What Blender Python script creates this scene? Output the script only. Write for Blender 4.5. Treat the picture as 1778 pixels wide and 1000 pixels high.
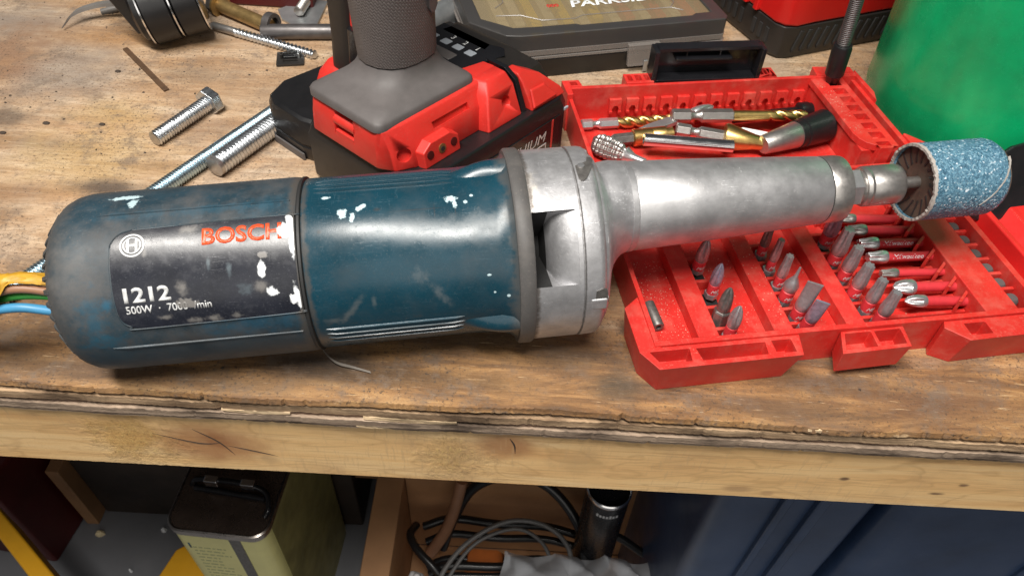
import bpy, bmesh, math, random
from mathutils import Vector, Matrix
for o in list(bpy.data.objects): bpy.data.objects.remove(o, do_unlink=True)
R = math.radians; PI = math.pi
S = 0.01                       # every number below is in centimetres
scene = bpy.context.scene
COL = scene.collection
random.seed(7)

# ------------------------------------------------------------------ camera
PITCH, ROLL = R(46.6), R(3.1)
fw = Vector((0, math.cos(PITCH), -math.sin(PITCH)))
r0 = Vector((1, 0, 0)); u0 = Vector((0, math.sin(PITCH), math.cos(PITCH)))
rt = math.cos(ROLL)*r0 + math.sin(ROLL)*u0
up = -math.sin(ROLL)*r0 + math.cos(ROLL)*u0
cam = bpy.data.cameras.new('camera'); camo = bpy.data.objects.new('camera', cam); COL.objects.link(camo)
mw = Matrix((rt, up, -fw)).transposed().to_4x4(); mw.translation = Vector((0, -19.5, 29.0))*S
camo.matrix_world = mw
cam.sensor_width = 36; cam.lens = 1280/1778*36; cam.clip_start = 0.01; cam.clip_end = 50
cam.dof.use_dof = True; cam.dof.focus_distance = 0.37; cam.dof.aperture_fstop = 28
scene.camera = camo

# ------------------------------------------------------------------ light: workshop tube and an added front fill, no daylight
world = bpy.data.worlds.new('World'); scene.world = world; world.use_nodes = True
world.node_tree.nodes['Background'].inputs[0].default_value = (0.92, 0.95, 1.0, 1)
world.node_tree.nodes['Background'].inputs[1].default_value = 0.055
def area(name, loc, target, sx, sy, power, col):
    l = bpy.data.lights.new(name, 'AREA'); l.shape = 'RECTANGLE'; l.size = sx; l.size_y = sy; l.energy = power; l.color = col
    o = bpy.data.objects.new(name, l); COL.objects.link(o); o.location = loc
    o.rotation_euler = (Vector(target) - Vector(loc)).to_track_quat('-Z', 'Y').to_euler()
    return o
area('ceiling_tube_light', (-0.25, -0.34, 1.38), (0, 0.10, 0), 1.1, 0.15, 42.0, (1.0, 0.955, 0.89))
area('room_light', (0.10, -1.50, 0.75), (0, 0.05, -.05), 1.6, 1.1, 7.2, (1.0, 0.95, 0.88))  # added broad fill for room bounce, not a lamp of the workshop
vs = scene.view_settings
vs.view_transform = 'Standard'; vs.look = 'None'; vs.exposure = 0.0; vs.gamma = 1.0
scene.render.engine = 'CYCLES'
scene.cycles.use_denoising = True
scene.cycles.max_bounces = 8; scene.cycles.transparent_max_bounces = 12

# ------------------------------------------------------------------ node helper and materials
class NT:
    def __init__(s, name):
        s.m = bpy.data.materials.new(name); s.m.use_nodes = True; s.t = s.m.node_tree
        s.b = s.t.nodes['Principled BSDF']; s.l = s.t.links.new
        s.co = s.t.nodes.new('ShaderNodeTexCoord').outputs['Object']
    def n(s, k): return s.t.nodes.new('ShaderNode' + k)
    def put(s, sock, v):
        if isinstance(v, (int, float)): sock.default_value = v
        elif isinstance(v, (tuple, list)): sock.default_value = (tuple(v) + (1,))[:4] if len(sock.default_value) == 4 else v
        else: s.l(v, sock)
    def mapping(s, scale=(1,1,1), loc=(0,0,0), rot=(0,0,0), vec=None):
        m = s.n('Mapping'); s.l(vec or s.co, m.inputs[0]); m.inputs['Scale'].default_value = scale; m.inputs['Location'].default_value = loc; m.inputs['Rotation'].default_value = rot
        return m.outputs[0]
    def noise(s, scale, detail=4, rough=.55, vec=None, dist=0):
        n = s.n('TexNoise'); s.l(vec or s.co, n.inputs['Vector']); n.inputs['Scale'].default_value = scale*100
        n.inputs['Detail'].default_value = detail; n.inputs['Roughness'].default_value = rough; n.inputs['Distortion'].default_value = dist
        return n.outputs['Fac']
    def voro(s, scale, vec=None, feat='F1', out='Distance', rand=1):
        n = s.n('TexVoronoi'); s.l(vec or s.co, n.inputs['Vector']); n.inputs['Scale'].default_value = scale*100; n.feature = feat; n.inputs['Randomness'].default_value = rand
        return n.outputs[out]
    def ramp(s, fac, stops, interp='LINEAR'):
        r = s.n('ValToRGB'); s.l(fac, r.inputs[0]); e = r.color_ramp.elements; r.color_ramp.interpolation = interp
        for i, (p, c) in enumerate(stops):
            x = e[i] if i < 2 else e.new(p); x.position = p
            x.color = (c, c, c, 1) if isinstance(c, (int, float)) else tuple(c) + (1,)
        return r.outputs[0]
    def mix(s, fac, a, b, mode='MIX'):
        m = s.n('Mix'); m.data_type = 'RGBA'; m.blend_type = mode
        s.put(m.inputs[0], fac); s.put(m.inputs[6], a); s.put(m.inputs[7], b); return m.outputs[2]
    def math(s, op, a, b=0.0, clamp=False):
        m = s.n('Math'); m.operation = op; m.use_clamp = clamp; s.put(m.inputs[0], a); s.put(m.inputs[1], b); return m.outputs[0]
    def bump(s, h, strength=.3, dist=.02, normal=None):
        b = s.n('Bump'); s.put(b.inputs['Height'], h); b.inputs['Strength'].default_value = strength; b.inputs['Distance'].default_value = dist*S
        if normal: s.l(normal, b.inputs['Normal'])
        return b.outputs[0]
    def spot(s, x, y, rx, ry, soft=.5, wob=.35, nscale=.8, z=None):
        # a stain of its own shape round (x, y), edge broken up by noise; returns 0..1
        sep = s.n('SeparateXYZ'); s.l(s.co, sep.inputs[0])
        a = s.math('DIVIDE', s.math('SUBTRACT', sep.outputs[0], x*S), rx*S)
        b = s.math('DIVIDE', s.math('SUBTRACT', sep.outputs[1 if z is None else 2], (y if z is None else z)*S), ry*S)
        d = s.math('SQRT', s.math('ADD', s.math('MULTIPLY', a, a), s.math('MULTIPLY', b, b)))
        nz = s.math('MULTIPLY', s.math('SUBTRACT', s.noise(nscale, 5, .6), .5), wob*4)
        d = s.math('ADD', d, nz)
        mr = s.n('MapRange'); mr.interpolation_type = 'SMOOTHSTEP'; s.l(d, mr.inputs[0]); mr.inputs[1].default_value = 1+soft*.5; mr.inputs[2].default_value = 1-soft
        return mr.outputs[0]
    def done(s, col=None, rough=None, metal=None, normal=None, **kw):
        if col is not None: s.put(s.b.inputs['Base Color'], col)
        if rough is not None: s.put(s.b.inputs['Roughness'], rough)
        if metal is not None: s.put(s.b.inputs['Metallic'], metal)
        if normal is not None: s.l(normal, s.b.inputs['Normal'])
        for k, v in kw.items(): s.put(s.b.inputs[k], v)
        return s.m

def cylspot(t, t0, ph0, rt, ra, rot=0, wob=.5, nscale=3.0, soft=.25):
    # worn spot on the round housing: t0 along the axis, ph0 degrees round it
    if not hasattr(t, 'cyl'):
        sep = t.n('SeparateXYZ'); t.l(t.co, sep.inputs[0])
        t.cyl = (t.math('MULTIPLY', sep.outputs[0], 100), t.math('MULTIPLY', t.math('ARCTAN2', sep.outputs[2], sep.outputs[1]), 4.05)); t.nz = {}
    if nscale not in t.nz: t.nz[nscale] = t.math('MULTIPLY', t.math('SUBTRACT', t.noise(nscale*1.5, 5, .65), .5), 4)
    u = t.math('SUBTRACT', t.cyl[0], t0)
    v = t.math('SUBTRACT', t.cyl[1], R(ph0)*4.05)
    c, s_ = math.cos(R(rot)), math.sin(R(rot))
    a = t.math('DIVIDE', t.math('ADD', t.math('MULTIPLY', u, c), t.math('MULTIPLY', v, s_)), rt)
    b = t.math('DIVIDE', t.math('SUBTRACT', t.math('MULTIPLY', v, c), t.math('MULTIPLY', u, s_)), ra)
    d = t.math('SQRT', t.math('ADD', t.math('MULTIPLY', a, a), t.math('MULTIPLY', b, b)))
    d = t.math('ADD', d, t.math('MULTIPLY', t.nz[nscale], wob*1.9))
    mr = t.n('MapRange'); mr.interpolation_type = 'SMOOTHSTEP'; t.l(d, mr.inputs[0]); mr.inputs[1].default_value = 1+soft*.5; mr.inputs[2].default_value = 1-soft
    return mr.outputs[0]
def mat(name, col, rough=.5, metal=0.0, var=.18, vs=.5, bump=.12, bs=14, dust=None, dcol=(.35,.31,.27), dscale=.7, scratch=0, wear=(), **kw):
    t = NT(name)
    n1 = t.noise(vs, 6, .6); n2 = t.noise(bs, 3, .6)
    c = t.mix(t.ramp(n1, [(.3, 0), (.7, 1)]), tuple(x*(1-var) for x in col), tuple(min(1, x*(1+var)) for x in col))
    r = t.math('ADD', t.math('MULTIPLY', t.noise(vs*3, 5, .6), .25), rough-.125)
    if dust:
        d = t.noise(dscale, 8, .68)
        f = t.ramp(d, [(.60-dust*.3, 0), (.80-dust*.15, min(1, dust*1.2))])
        sp = t.ramp(t.noise(9, 3, .6), [(.60, 0), (.72, min(1, dust*1.3))])
        f2 = t.math('MAXIMUM', f, sp)
        if dust >= .2: f2 = t.math('MAXIMUM', f2, t.ramp(t.noise(22, 2, .5), [(.70, 0), (.73, .8)]))
        c = t.mix(f2, c, dcol); r = t.math('ADD', r, t.math('MULTIPLY', f2, .25))
    h = t.math('ADD', n2, t.math('MULTIPLY', n1, .4))
    if scratch:
        sc = t.noise(2.2, 2, .5, t.mapping((.35, 6, 6), rot=(.2, .3, .5)), .3)
        sc2 = t.noise(2.0, 2, .5, t.mapping((5, .35, 5), rot=(.5, .1, -.4)), .3)
        f3 = t.math('ADD', t.ramp(sc, [(.655, 0), (.67, 1), (.685, 0)]), t.ramp(sc2, [(.645, 0), (.66, 1), (.675, 0)]), True)
        brk = t.ramp(t.noise(.9, 3), [(.46, 0), (.60, 1)]); f3 = t.math('MULTIPLY', f3, brk)
        c = t.mix(t.math('MULTIPLY', f3, scratch), c, tuple(min(1, x*1.5+.05) for x in col))
        r = t.math('ADD', r, t.math('MULTIPLY', f3, .12*scratch)); h = t.math('SUBTRACT', h, t.math('MULTIPLY', f3, .5*scratch))
    for (t0, p0, rt_, ra_, rot, wc, k, wob, ns) in wear:
        m = t.math('MULTIPLY', cylspot(t, t0, p0, rt_, ra_, rot, wob, ns, .25 if k > .85 else 1.0), k)
        c = t.mix(m, c, wc); h = t.math('ADD', h, t.math('MULTIPLY', m, .6)); r = t.math('ADD', r, t.math('MULTIPLY', m, .10))
    return t.done(c, r, metal, t.bump(h, bump, .01), **kw)
WP, WG, WS = (.78,.81,.83), (.19,.18,.17), (.10,.13,.15)
TORN = [(11.58,108,.22,.42,0,WP,1,.21,3), (11.30,114.5,.28,.34,0,WP,1,.25,3), (11.62,121,.12,.75,0,WP,1,.21,3), (10.30,137,.17,.36,8,WP,1,.21,3), (10.62,150.3,.26,.20,25,WP,1,.27,3), (11.62,155,.13,.58,-8,WP,1,.27,3), (11.42,156,.16,.2,0,WP,1,.36,3),
        (7.45,109.0,.45,.22,0,WG,.85,.3,3), (7.05,143.5,.22,.30,-25,WG,.8,.25,3), (7.12,152.6,.45,.20,5,WG,.9,.3,3), (10.18,146.5,.26,.24,0,WG,.8,.3,3), (10.35,128.2,.22,.14,0,WG,.9,.3,3), (7.3,163.8,.30,.12,0,WG,.8,.4,3), (8.05,163.5,.30,.14,0,WG,.8,.4,3), (6.2,160.3,.28,.10,0,WG,.7,.4,3), (9.0,163,.2,.12,0,WG,.6,.4,3), (5.7,121,.10,.18,0,WG,.7,.3,3), (8.2,131,.08,.22,0,WS,.8,.3,3), (9.0,135,.1,.25,0,WS,.7,.4,3), (9.55,147,.3,.25,0,WS,.5,.5,3)]
WSP = (.46,.60,.64)
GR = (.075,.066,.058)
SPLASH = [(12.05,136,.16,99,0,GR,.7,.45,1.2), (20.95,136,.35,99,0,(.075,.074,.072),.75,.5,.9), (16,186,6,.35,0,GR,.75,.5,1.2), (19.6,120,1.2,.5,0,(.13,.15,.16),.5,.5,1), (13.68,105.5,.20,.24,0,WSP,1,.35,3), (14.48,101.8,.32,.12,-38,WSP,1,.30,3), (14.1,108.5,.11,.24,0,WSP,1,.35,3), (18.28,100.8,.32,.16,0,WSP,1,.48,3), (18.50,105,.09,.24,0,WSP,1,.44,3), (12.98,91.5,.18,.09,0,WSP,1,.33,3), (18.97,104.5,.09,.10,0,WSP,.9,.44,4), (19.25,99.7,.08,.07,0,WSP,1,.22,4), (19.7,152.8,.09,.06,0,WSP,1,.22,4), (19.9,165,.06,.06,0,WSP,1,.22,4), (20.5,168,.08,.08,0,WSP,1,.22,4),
          (13.7,169,.85,.16,-52,(.11,.12,.12),.6,.3,2.5), (12.9,176,.5,.14,0,(.11,.12,.12),.55,.35,2.5), (17.5,162,.75,.18,55,(.11,.13,.14),.55,.4,2.5), (16.7,149,.4,.3,20,(.10,.12,.13),.45,.6,2.5), (14.7,164,.10,.30,0,(.11,.13,.13),.5,.3,2.5), (15.2,104.5,.18,.10,0,(.02,.02,.02),.7,.3,3), (16.9,107,1.1,.035,0,(.015,.02,.025),.8,.15,2), (17.6,109.5,.03,.35,0,(.015,.02,.025),.7,.2,2), (18.5,109,.03,.3,0,(.015,.02,.025),.7,.2,2), (12.7,117,.10,.09,0,(.02,.02,.02),.7,.3,3)]
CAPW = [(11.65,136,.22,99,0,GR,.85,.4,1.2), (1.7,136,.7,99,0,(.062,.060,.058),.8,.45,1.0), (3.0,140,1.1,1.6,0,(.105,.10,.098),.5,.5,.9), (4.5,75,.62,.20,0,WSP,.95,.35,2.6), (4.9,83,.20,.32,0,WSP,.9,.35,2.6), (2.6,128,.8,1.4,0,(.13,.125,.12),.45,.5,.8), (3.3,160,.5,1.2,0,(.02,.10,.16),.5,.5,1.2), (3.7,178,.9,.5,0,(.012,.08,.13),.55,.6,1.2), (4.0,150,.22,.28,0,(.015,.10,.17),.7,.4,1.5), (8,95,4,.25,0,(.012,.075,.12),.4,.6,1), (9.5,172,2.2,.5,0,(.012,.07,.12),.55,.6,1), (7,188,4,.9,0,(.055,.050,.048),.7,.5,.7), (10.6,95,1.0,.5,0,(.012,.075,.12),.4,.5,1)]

RED = (.60, .030, .022)
MT = {
 'case_red': mat('case_red', (.58, .026, .020), .44, var=.16, vs=.3, dust=.38, dcol=(.60,.19,.14), dscale=.8, bump=.16, bs=9, scratch=.8),
 'lid_red': mat('lid_red', (.66, .022, .020), .38, var=.06, dust=.05, dcol=(.5,.15,.12)),
 'panel_grey': mat('panel_grey', (.030,.028,.027), .45, var=.1),
 'tool_red': mat('tool_red', (.62, .028, .020), .48, var=.08, dust=.20, dcol=(.46,.15,.11), bump=.12, bs=22, scratch=.5),
 'far_red': mat('far_red', (.58, .012, .010), .36, var=.05, bump=.05),
 'rubber_grey': mat('rubber_grey', (.098, .088, .086), .58, dust=.12, dcol=(.20,.17,.16), bump=.15, bs=22),
 'black': mat('black_plastic', (.009, .009, .010), .36, dust=.06, dcol=(.07,.06,.05), bump=.10, bs=20),
 'black_gloss': mat('black_gloss', (.010, .010, .012), .22, dust=.05, dcol=(.10,.09,.08), bump=.05),
 'black_soft': mat('black_soft_plastic', (.018, .0155, .014), .46, dust=.08, dcol=(.09,.07,.055), bump=.12),
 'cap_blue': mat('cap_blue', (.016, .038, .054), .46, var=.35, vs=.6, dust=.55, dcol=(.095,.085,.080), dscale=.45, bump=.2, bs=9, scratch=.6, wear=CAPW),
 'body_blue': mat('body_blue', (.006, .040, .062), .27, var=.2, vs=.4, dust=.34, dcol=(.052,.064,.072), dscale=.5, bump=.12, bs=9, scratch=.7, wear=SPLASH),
 'flange_grey': mat('flange_grey', (.080, .076, .074), .55, dust=.35, dcol=(.17,.15,.135), bump=.3, bs=7),
 'label_black': mat('label_black', (.014, .016, .024), .30, var=.3, dust=.20, dcol=(.10,.105,.12), dscale=1.5, bump=.2, bs=6, scratch=.9, wear=TORN),
 'alu': mat('cast_aluminium', (.50, .50, .515), .46, .75, var=.18, vs=1.2, dust=.24, dcol=(.29,.275,.26), dscale=1.4, bump=.45, bs=7, scratch=.9, wear=[(21.8,100,.35,.9,0,(.62,.58,.52),.6,.5,2), (23.88,136,.05,99,0,(.10,.09,.08),.7,.3,3), (21.75,136,.12,99,0,(.12,.10,.085),.8,.4,2)]),
 'alu_bar': mat('scratched_aluminium', (.48, .48, .49), .46, .80, var=.18, vs=.8, dust=.22, dcol=(.36,.34,.33), dscale=.9, bump=.3, bs=6, scratch=1.0),
 'steel': mat('steel', (.46, .44, .42), .36, .88, var=.15, vs=2, bump=.15, scratch=.3),
 'bright': mat('bright_steel', (.66, .66, .67), .32, .85, var=.08, vs=3, bump=.1),
 'bit_steel': mat('bit_steel', (.42, .415, .43), .46, .75, var=.2, vs=4, dust=.10, bump=.2),
 'bit_blue': mat('bit_steel_blued', (.38, .39, .50), .42, .75, var=.3, vs=4, bump=.2),
 'bit_dark': mat('bit_steel_dark', (.19, .18, .17), .48, .7, var=.3, vs=4, bump=.25),
 'zinc': mat('zinc', (.62, .65, .68), .30, 1.0, var=.18, vs=1.5, dust=.14, dcol=(.22,.19,.16), bump=.15),
 'zinc_blue': mat('zinc_blue', (.46, .60, .68), .32, 1.0, var=.18, vs=1, dust=.16, dcol=(.22,.20,.18), bump=.15),
 'gold': mat('titanium_gold', (.66, .46, .17), .34, 1.0, var=.15, vs=3, bump=.15),
 'brass': mat('dull_brass', (.40, .27, .11), .42, .8, var=.3, vs=1.5, dust=.25, dcol=(.12,.09,.06)),
 'pipe_dark': mat('dark_steel', (.14, .13, .13), .42, .7, var=.2, vs=1, dust=.2, dcol=(.2,.18,.16)),
 'galv': mat('galvanised', (.42, .44, .45), .42, .8, var=.15, vs=1),
 'chrome': mat('chrome', (.80, .80, .81), .18, 1.0, var=.03, bump=.02),
 'white_paint': mat('white_paint', (.80, .82, .84), .45, var=.08, bump=.2, bs=10),
 'pale_scuff': mat('pale_scuff', (.20, .195, .19), .6, var=.3, vs=4, bump=.2),
 'blue_scuff': mat('blue_scuff', (.085, .125, .160), .5, var=.25, vs=3, bump=.1),
 'label_orange': mat('label_orange', (.80, .095, .030), .40, var=.08, vs=4, wear=TORN[:3]),
 'plate_white': mat('plate_white', (.60,.61,.61), .45, var=.15, vs=5, wear=TORN[7:12]),
 'label_white': mat('label_white', (.62, .63, .63), .45, var=.15, vs=5, dust=.15, dcol=(.3,.29,.28), dscale=4),
 'label_red': mat('label_red', (.60, .05, .04), .4, var=.05),
 'print_grey': mat('print_grey', (.33, .36, .40), .45, var=.05),
 'wire_blue': mat('wire_blue', (.060, .26, .46), .42, var=.1), 'wire_brown': mat('wire_brown', (.30, .15, .085), .45, var=.1),
 'wire_green': mat('wire_green', (.03, .22, .03), .45), 'sheath_yellow': mat('sheath_yellow', (.50, .27, .02), .5, var=.3, vs=1.5, dust=.15, dcol=(.08,.05,.02)),
 'grit_edge': mat('grit_edge', (.36, .33, .30), .85, var=.2, vs=5, bump=.6, bs=12),
 'core_rubber': mat('core_rubber', (.085, .055, .040), .7, var=.4, vs=1.5, dust=.2, dcol=(.16,.12,.09)),
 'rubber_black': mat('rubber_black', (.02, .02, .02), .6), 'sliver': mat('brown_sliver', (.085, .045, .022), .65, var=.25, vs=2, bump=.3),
 'crumb': mat('dark_crumbs', (.05, .035, .025), .8), 'dustbit': mat('dust_crumbs', (.62, .42, .32), .6),
 'green': mat('jug_green', (.003, .34, .120), .26, var=.35, vs=.16, dust=.14, dcol=(.008,.10,.05), dscale=.35, bump=.35, bs=1.0, scratch=.8, **{'Subsurface Weight': .0}),
 'fabric_grey': mat('frayed_tape', (.28, .25, .22), .8, var=.2),
 'blue_bin': mat('blue_bin', (.032, .062, .135), .34, var=.3, vs=.10, dust=.35, dcol=(.085,.085,.09), dscale=.10, bump=.15, bs=3, scratch=.7),
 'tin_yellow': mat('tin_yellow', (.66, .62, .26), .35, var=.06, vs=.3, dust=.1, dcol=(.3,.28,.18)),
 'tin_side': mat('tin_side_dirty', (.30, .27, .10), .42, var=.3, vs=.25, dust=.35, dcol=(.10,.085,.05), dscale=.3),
 'tin_top': mat('tin_top', (.17, .13, .11), .28, .85, var=.25, vs=.3), 'tin_rim': mat('tin_rim', (.40, .36, .33), .3, 1.0),
 'text_dark': mat('text_dark', (.05, .10, .14), .5), 'faint_print': mat('faint_print', (.34, .35, .17), .45, var=.3, vs=3), 'orange_steel': mat('yellow_paint', (.70, .35, .015), .45, var=.1, vs=.2, dust=.1, dcol=(.2,.12,.04)),
 'floor': mat('floor_grey', (.145, .148, .160), .55, var=.15, vs=.08, dust=.15, dcol=(.25,.24,.23), dscale=.15, bump=.2, bs=2),
 'dark_board': mat('dark_board', (.030, .020, .014), .6, var=.5, vs=.12, dust=.2, dcol=(.10,.08,.065), dscale=.15, bump=.3, bs=2),  # near-black brown standing in for the shade under the bench
 'crate_wood': mat('crate_wood', (.36, .19, .090), .6, var=.22, vs=.12, dust=.12, dcol=(.2,.1,.05), bump=.2, bs=2),
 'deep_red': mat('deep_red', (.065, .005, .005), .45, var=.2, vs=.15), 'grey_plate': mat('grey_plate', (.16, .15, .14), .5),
 'cable': mat('cable_black', (.012, .012, .013), .33, var=.2), 'cable_clear': mat('cable_pale', (.16, .155, .15), .3, var=.1),
 'yellow_bit': mat('yellow_plastic', (.85, .55, .02), .4, var=.1), 'cream': mat('cream_plastic', (.70, .58, .36), .5, var=.15, vs=.5), 'orange_bit': mat('orange_plastic', (.50, .13, .02), .5),
 'white_foam': mat('white_wadding', (.75, .75, .76), .8, bump=.5, bs=3), 'can_black': mat('can_black', (.010, .010, .012), .28, dust=.05, dcol=(.08,.07,.06)),
}
def clear_mat(name, col, rough=.15, alpha=.35, trans=0):
    t = NT(name); t.b.inputs['Alpha'].default_value = alpha
    return t.done(t.mix(t.noise(.4, 5), tuple(x*.85 for x in col), col), t.math('ADD', t.math('MULTIPLY', t.noise(1.5, 5), .3), rough-.1))
MT['clear_lid'] = clear_mat('smoky_clear_lid', (.34, .27, .16), .18, .46)
MT['smoke_rim'] = clear_mat('smoky_rim', (.050, .048, .048), .32, .90)
MT['clear_edge'] = clear_mat('clear_edge', (.30, .27, .25), .2, .55)
MT['bag'] = clear_mat('plastic_bag', (.60, .62, .66), .35, .72)

def mk_grit():
    t = NT('blue_grit')
    v = t.voro(13, out='Color'); d = t.voro(13)
    g = t.n('SeparateColor'); t.l(v, g.inputs[0])
    c = t.ramp(g.outputs[0], [(0, (.025,.085,.14)), (.45, (.06,.165,.25)), (.80, (.13,.28,.38)), (.95, (.26,.42,.50)), (1, (.75,.82,.88))])
    c = t.mix(t.ramp(t.noise(1.2, 4), [(.35, 0), (.7, .45)]), c, (.12,.25,.34))
    r = t.ramp(g.outputs[1], [(0, .65), (.80, .5), (.9, .12), (1, .06)])
    h = t.math('ADD', t.math('MULTIPLY', g.outputs[2], 1.0), t.noise(14, 3))
    return t.done(c, r, 0.0, t.bump(h, .9, .05))
MT['grit'] = mk_grit()

def mk_knurl():
    t = NT('handle_knurl')
    n = t.noise(8, 3)
    br = t.n('TexBrick'); t.l(t.mapping((1,1,1), rot=(0,0,R(58)), vec=t.n('TexCoord').outputs['UV']), br.inputs['Vector'])
    br.inputs['Scale'].default_value = 1; br.inputs['Mortar Size'].default_value = .035; br.inputs['Mortar Smooth'].default_value = .6
    br.inputs['Brick Width'].default_value = .26; br.inputs['Row Height'].default_value = .12; br.inputs['Bias'].default_value = 0
    br.offset = .5
    f = br.outputs['Fac']
    c = t.mix(t.math('MULTIPLY', f, .35), (.125,.106,.100), (.045,.037,.035))
    c = t.mix(t.ramp(t.noise(.5, 6), [(.45, 0), (.75, .35)]), c, (.17,.142,.132))
    return t.done(c, .56, 0.0, t.bump(t.math('SUBTRACT', t.math('MULTIPLY', n, .4), f), .8, .05))
MT['knurl'] = mk_knurl()

def mk_bench():
    t = NT('worn_plywood')
    g1 = t.noise(.50, 8, .66, t.mapping((.22, 1.0, 1)), .5)
    g2 = t.noise(2.4, 7, .70, t.mapping((.14, 1.3, 1)), .4)
    g3 = t.noise(.16, 6, .62)
    c = t.ramp(g1, [(.28, (.22,.125,.062)), (.43, (.42,.268,.155)), (.55, (.55,.395,.255)), (.72, (.68,.545,.405))])
    c = t.mix(t.ramp(g2, [(.38, .60), (.55, 0)]), c, (.36,.215,.115))
    c = t.mix(t.ramp(g2, [(.56, 0), (.70, .45)]), c, (.66,.52,.37))
    c = t.mix(t.ramp(g3, [(.50, 0), (.66, .55)]), c, (.44,.25,.115))
    c = t.mix(t.ramp(t.noise(.11, 6, .6, t.mapping((1,1,1), (.31,.17,0))), [(.50, 0), (.64, .5)]), c, (.30,.245,.20))
    sep = t.n('SeparateXYZ'); t.l(t.co, sep.inputs[0])
    # handled, oil-darkened strip along the front edge, broken outline
    fr = t.math('ADD', t.math('DIVIDE', sep.outputs[1], 10*S), t.math('MULTIPLY', t.math('SUBTRACT', t.noise(.20, 7, .64, t.mapping((.5,1,1))), .5), 2.6))
    c = t.mix(t.ramp(fr, [(.40, .88), (1.35, 0)]), c, t.ramp(t.noise(.9, 8, .70, t.mapping((.16, 1.0, 1)), .5), [(.33, (.042,.021,.009)), (.45, (.17,.078,.025)), (.56, (.34,.175,.060)), (.70, (.54,.33,.14))]))
    for (x, y, rx, ry, a, col, w) in STAINS:
        c = t.mix(t.math('MULTIPLY', t.spot(x, y, rx*1.1, ry*1.1, .8, w*.8, .5), min(1, a*1.25)), c, col)
    # bare torn splinters near the front, light streaks
    tv = t.noise(1.5, 4, .7, t.mapping((.20, 2.6, 1)))
    zone = t.ramp(t.math('DIVIDE', sep.outputs[1], 12*S), [(.5, 1), (1, .1)])
    c = t.mix(t.math('MULTIPLY', t.ramp(tv, [(.64, 0), (.69, .85)]), zone), c, (.62,.43,.24))
    # grime specks
    sp = t.ramp(t.noise(5.0, 5, .76), [(.545, 0), (.62, .95)])
    spm = t.ramp(t.noise(.17, 6, .6), [(.38, .2), (.56, 1)])
    c = t.mix(t.math('MULTIPLY', sp, spm), c, (.060,.042,.030))
    sm = t.ramp(t.noise(.6, 8, .76), [(.50, 0), (.62, .75)])
    c = t.mix(t.math('MULTIPLY', sm, spm), c, (.17,.125,.092))
    fb = t.noise(8, 6, .72, t.mapping((.16, 1.5, 1)), .4)
    c = t.mix(t.ramp(fb, [(.34, .65), (.47, 0)]), c, (.20,.115,.055))
    c = t.mix(t.ramp(fb, [(.60, 0), (.74, .5)]), c, (.72,.56,.38))
    fs = t.ramp(t.noise(13, 3, .6), [(.64, 0), (.70, .8)])
    c = t.mix(t.math('MULTIPLY', fs, spm), c, (.035,.026,.020))
    h = t.math('ADD', t.math('MULTIPLY', t.math('ADD', g2, fb), .6), t.math('MULTIPLY', tv, .7))
    h = t.math('ADD', h, t.math('MULTIPLY', t.noise(9, 4), .5))
    return t.done(c, t.math('ADD', t.math('MULTIPLY', g1, .2), .58), 0.0, t.bump(h, .55, .06))
STAINS = [  # x, y, rx, ry, strength, colour, wobble
 (-27, 17, 5, 3.0, .20, (.46,.34,.10), .5), (-27.5, 22, 3, 1.8, .16, (.46,.36,.10), .5), (-33.5, 27, 5.0, 4.5, .62, (.26,.215,.18), .5), (-40, 33, 6, 4, .60, (.22,.19,.165), .5),
 (-30.5, 32, 7, 1.4, .45, (.36,.18,.06), .5), (-38, 28, 3, 5, .5, (.24,.11,.045), .4), (-24.5, 14.4, 2.4, .75, .75, (.085,.062,.048), .4), (-29.5, 13.5, 3, 1.0, .25, (.2,.1,.05), .5), (-34, 21, 2, 1.0, .6, (.10,.08,.065), .4), (-21.5, 21.0, 2.4, 1.6, .35, (.22,.13,.075), .5),
 (-9.0, 2.1, 3.2, 1.05, .80, (.070,.052,.040), .3), (-4.5, 4.4, 9, .9, .6, (.085,.052,.028), .35), (-24, 6.5, 2.6, 2.2, .75, (.080,.045,.022), .45), (-20, 1.2, 5, .8, .6, (.10,.06,.035), .5), (-14, .7, 5, .7, .45, (.12,.075,.045), .5), (13, 1.0, 4, .8, .55, (.13,.075,.04), .5), (21.5, 1.9, 5, 1.5, .5, (.16,.080,.042), .5), (3.5, 3.4, 2.4, .8, .6, (.08,.05,.03), .4), (-31, 3, 4, 1.2, .3, (.14,.08,.04), .5),
 (-27, 3.4, 5, 1.2, .6, (.10,.055,.025), .5), (-5, 1.6, 6, .6, .6, (.09,.05,.022), .5), (16, 2.6, 4, .7, .6, (.10,.055,.028), .5), (-33, 12, 4, 2.2, .5, (.16,.085,.04), .5), (-37, 20, 3.5, 3, .5, (.15,.10,.065), .5), (-24, 27.5, 3, 1.3, .45, (.17,.115,.075), .5),
 (5.5, 1.8, 1.4, .9, .7, (.075,.055,.035), .4), (-16.5, 26, 5, 3.2, .35, (.30,.19,.11), .5), (28, 33, 3, 1, .5, (.2,.12,.07), .5),
]
MT['bench'] = mk_bench()

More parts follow.
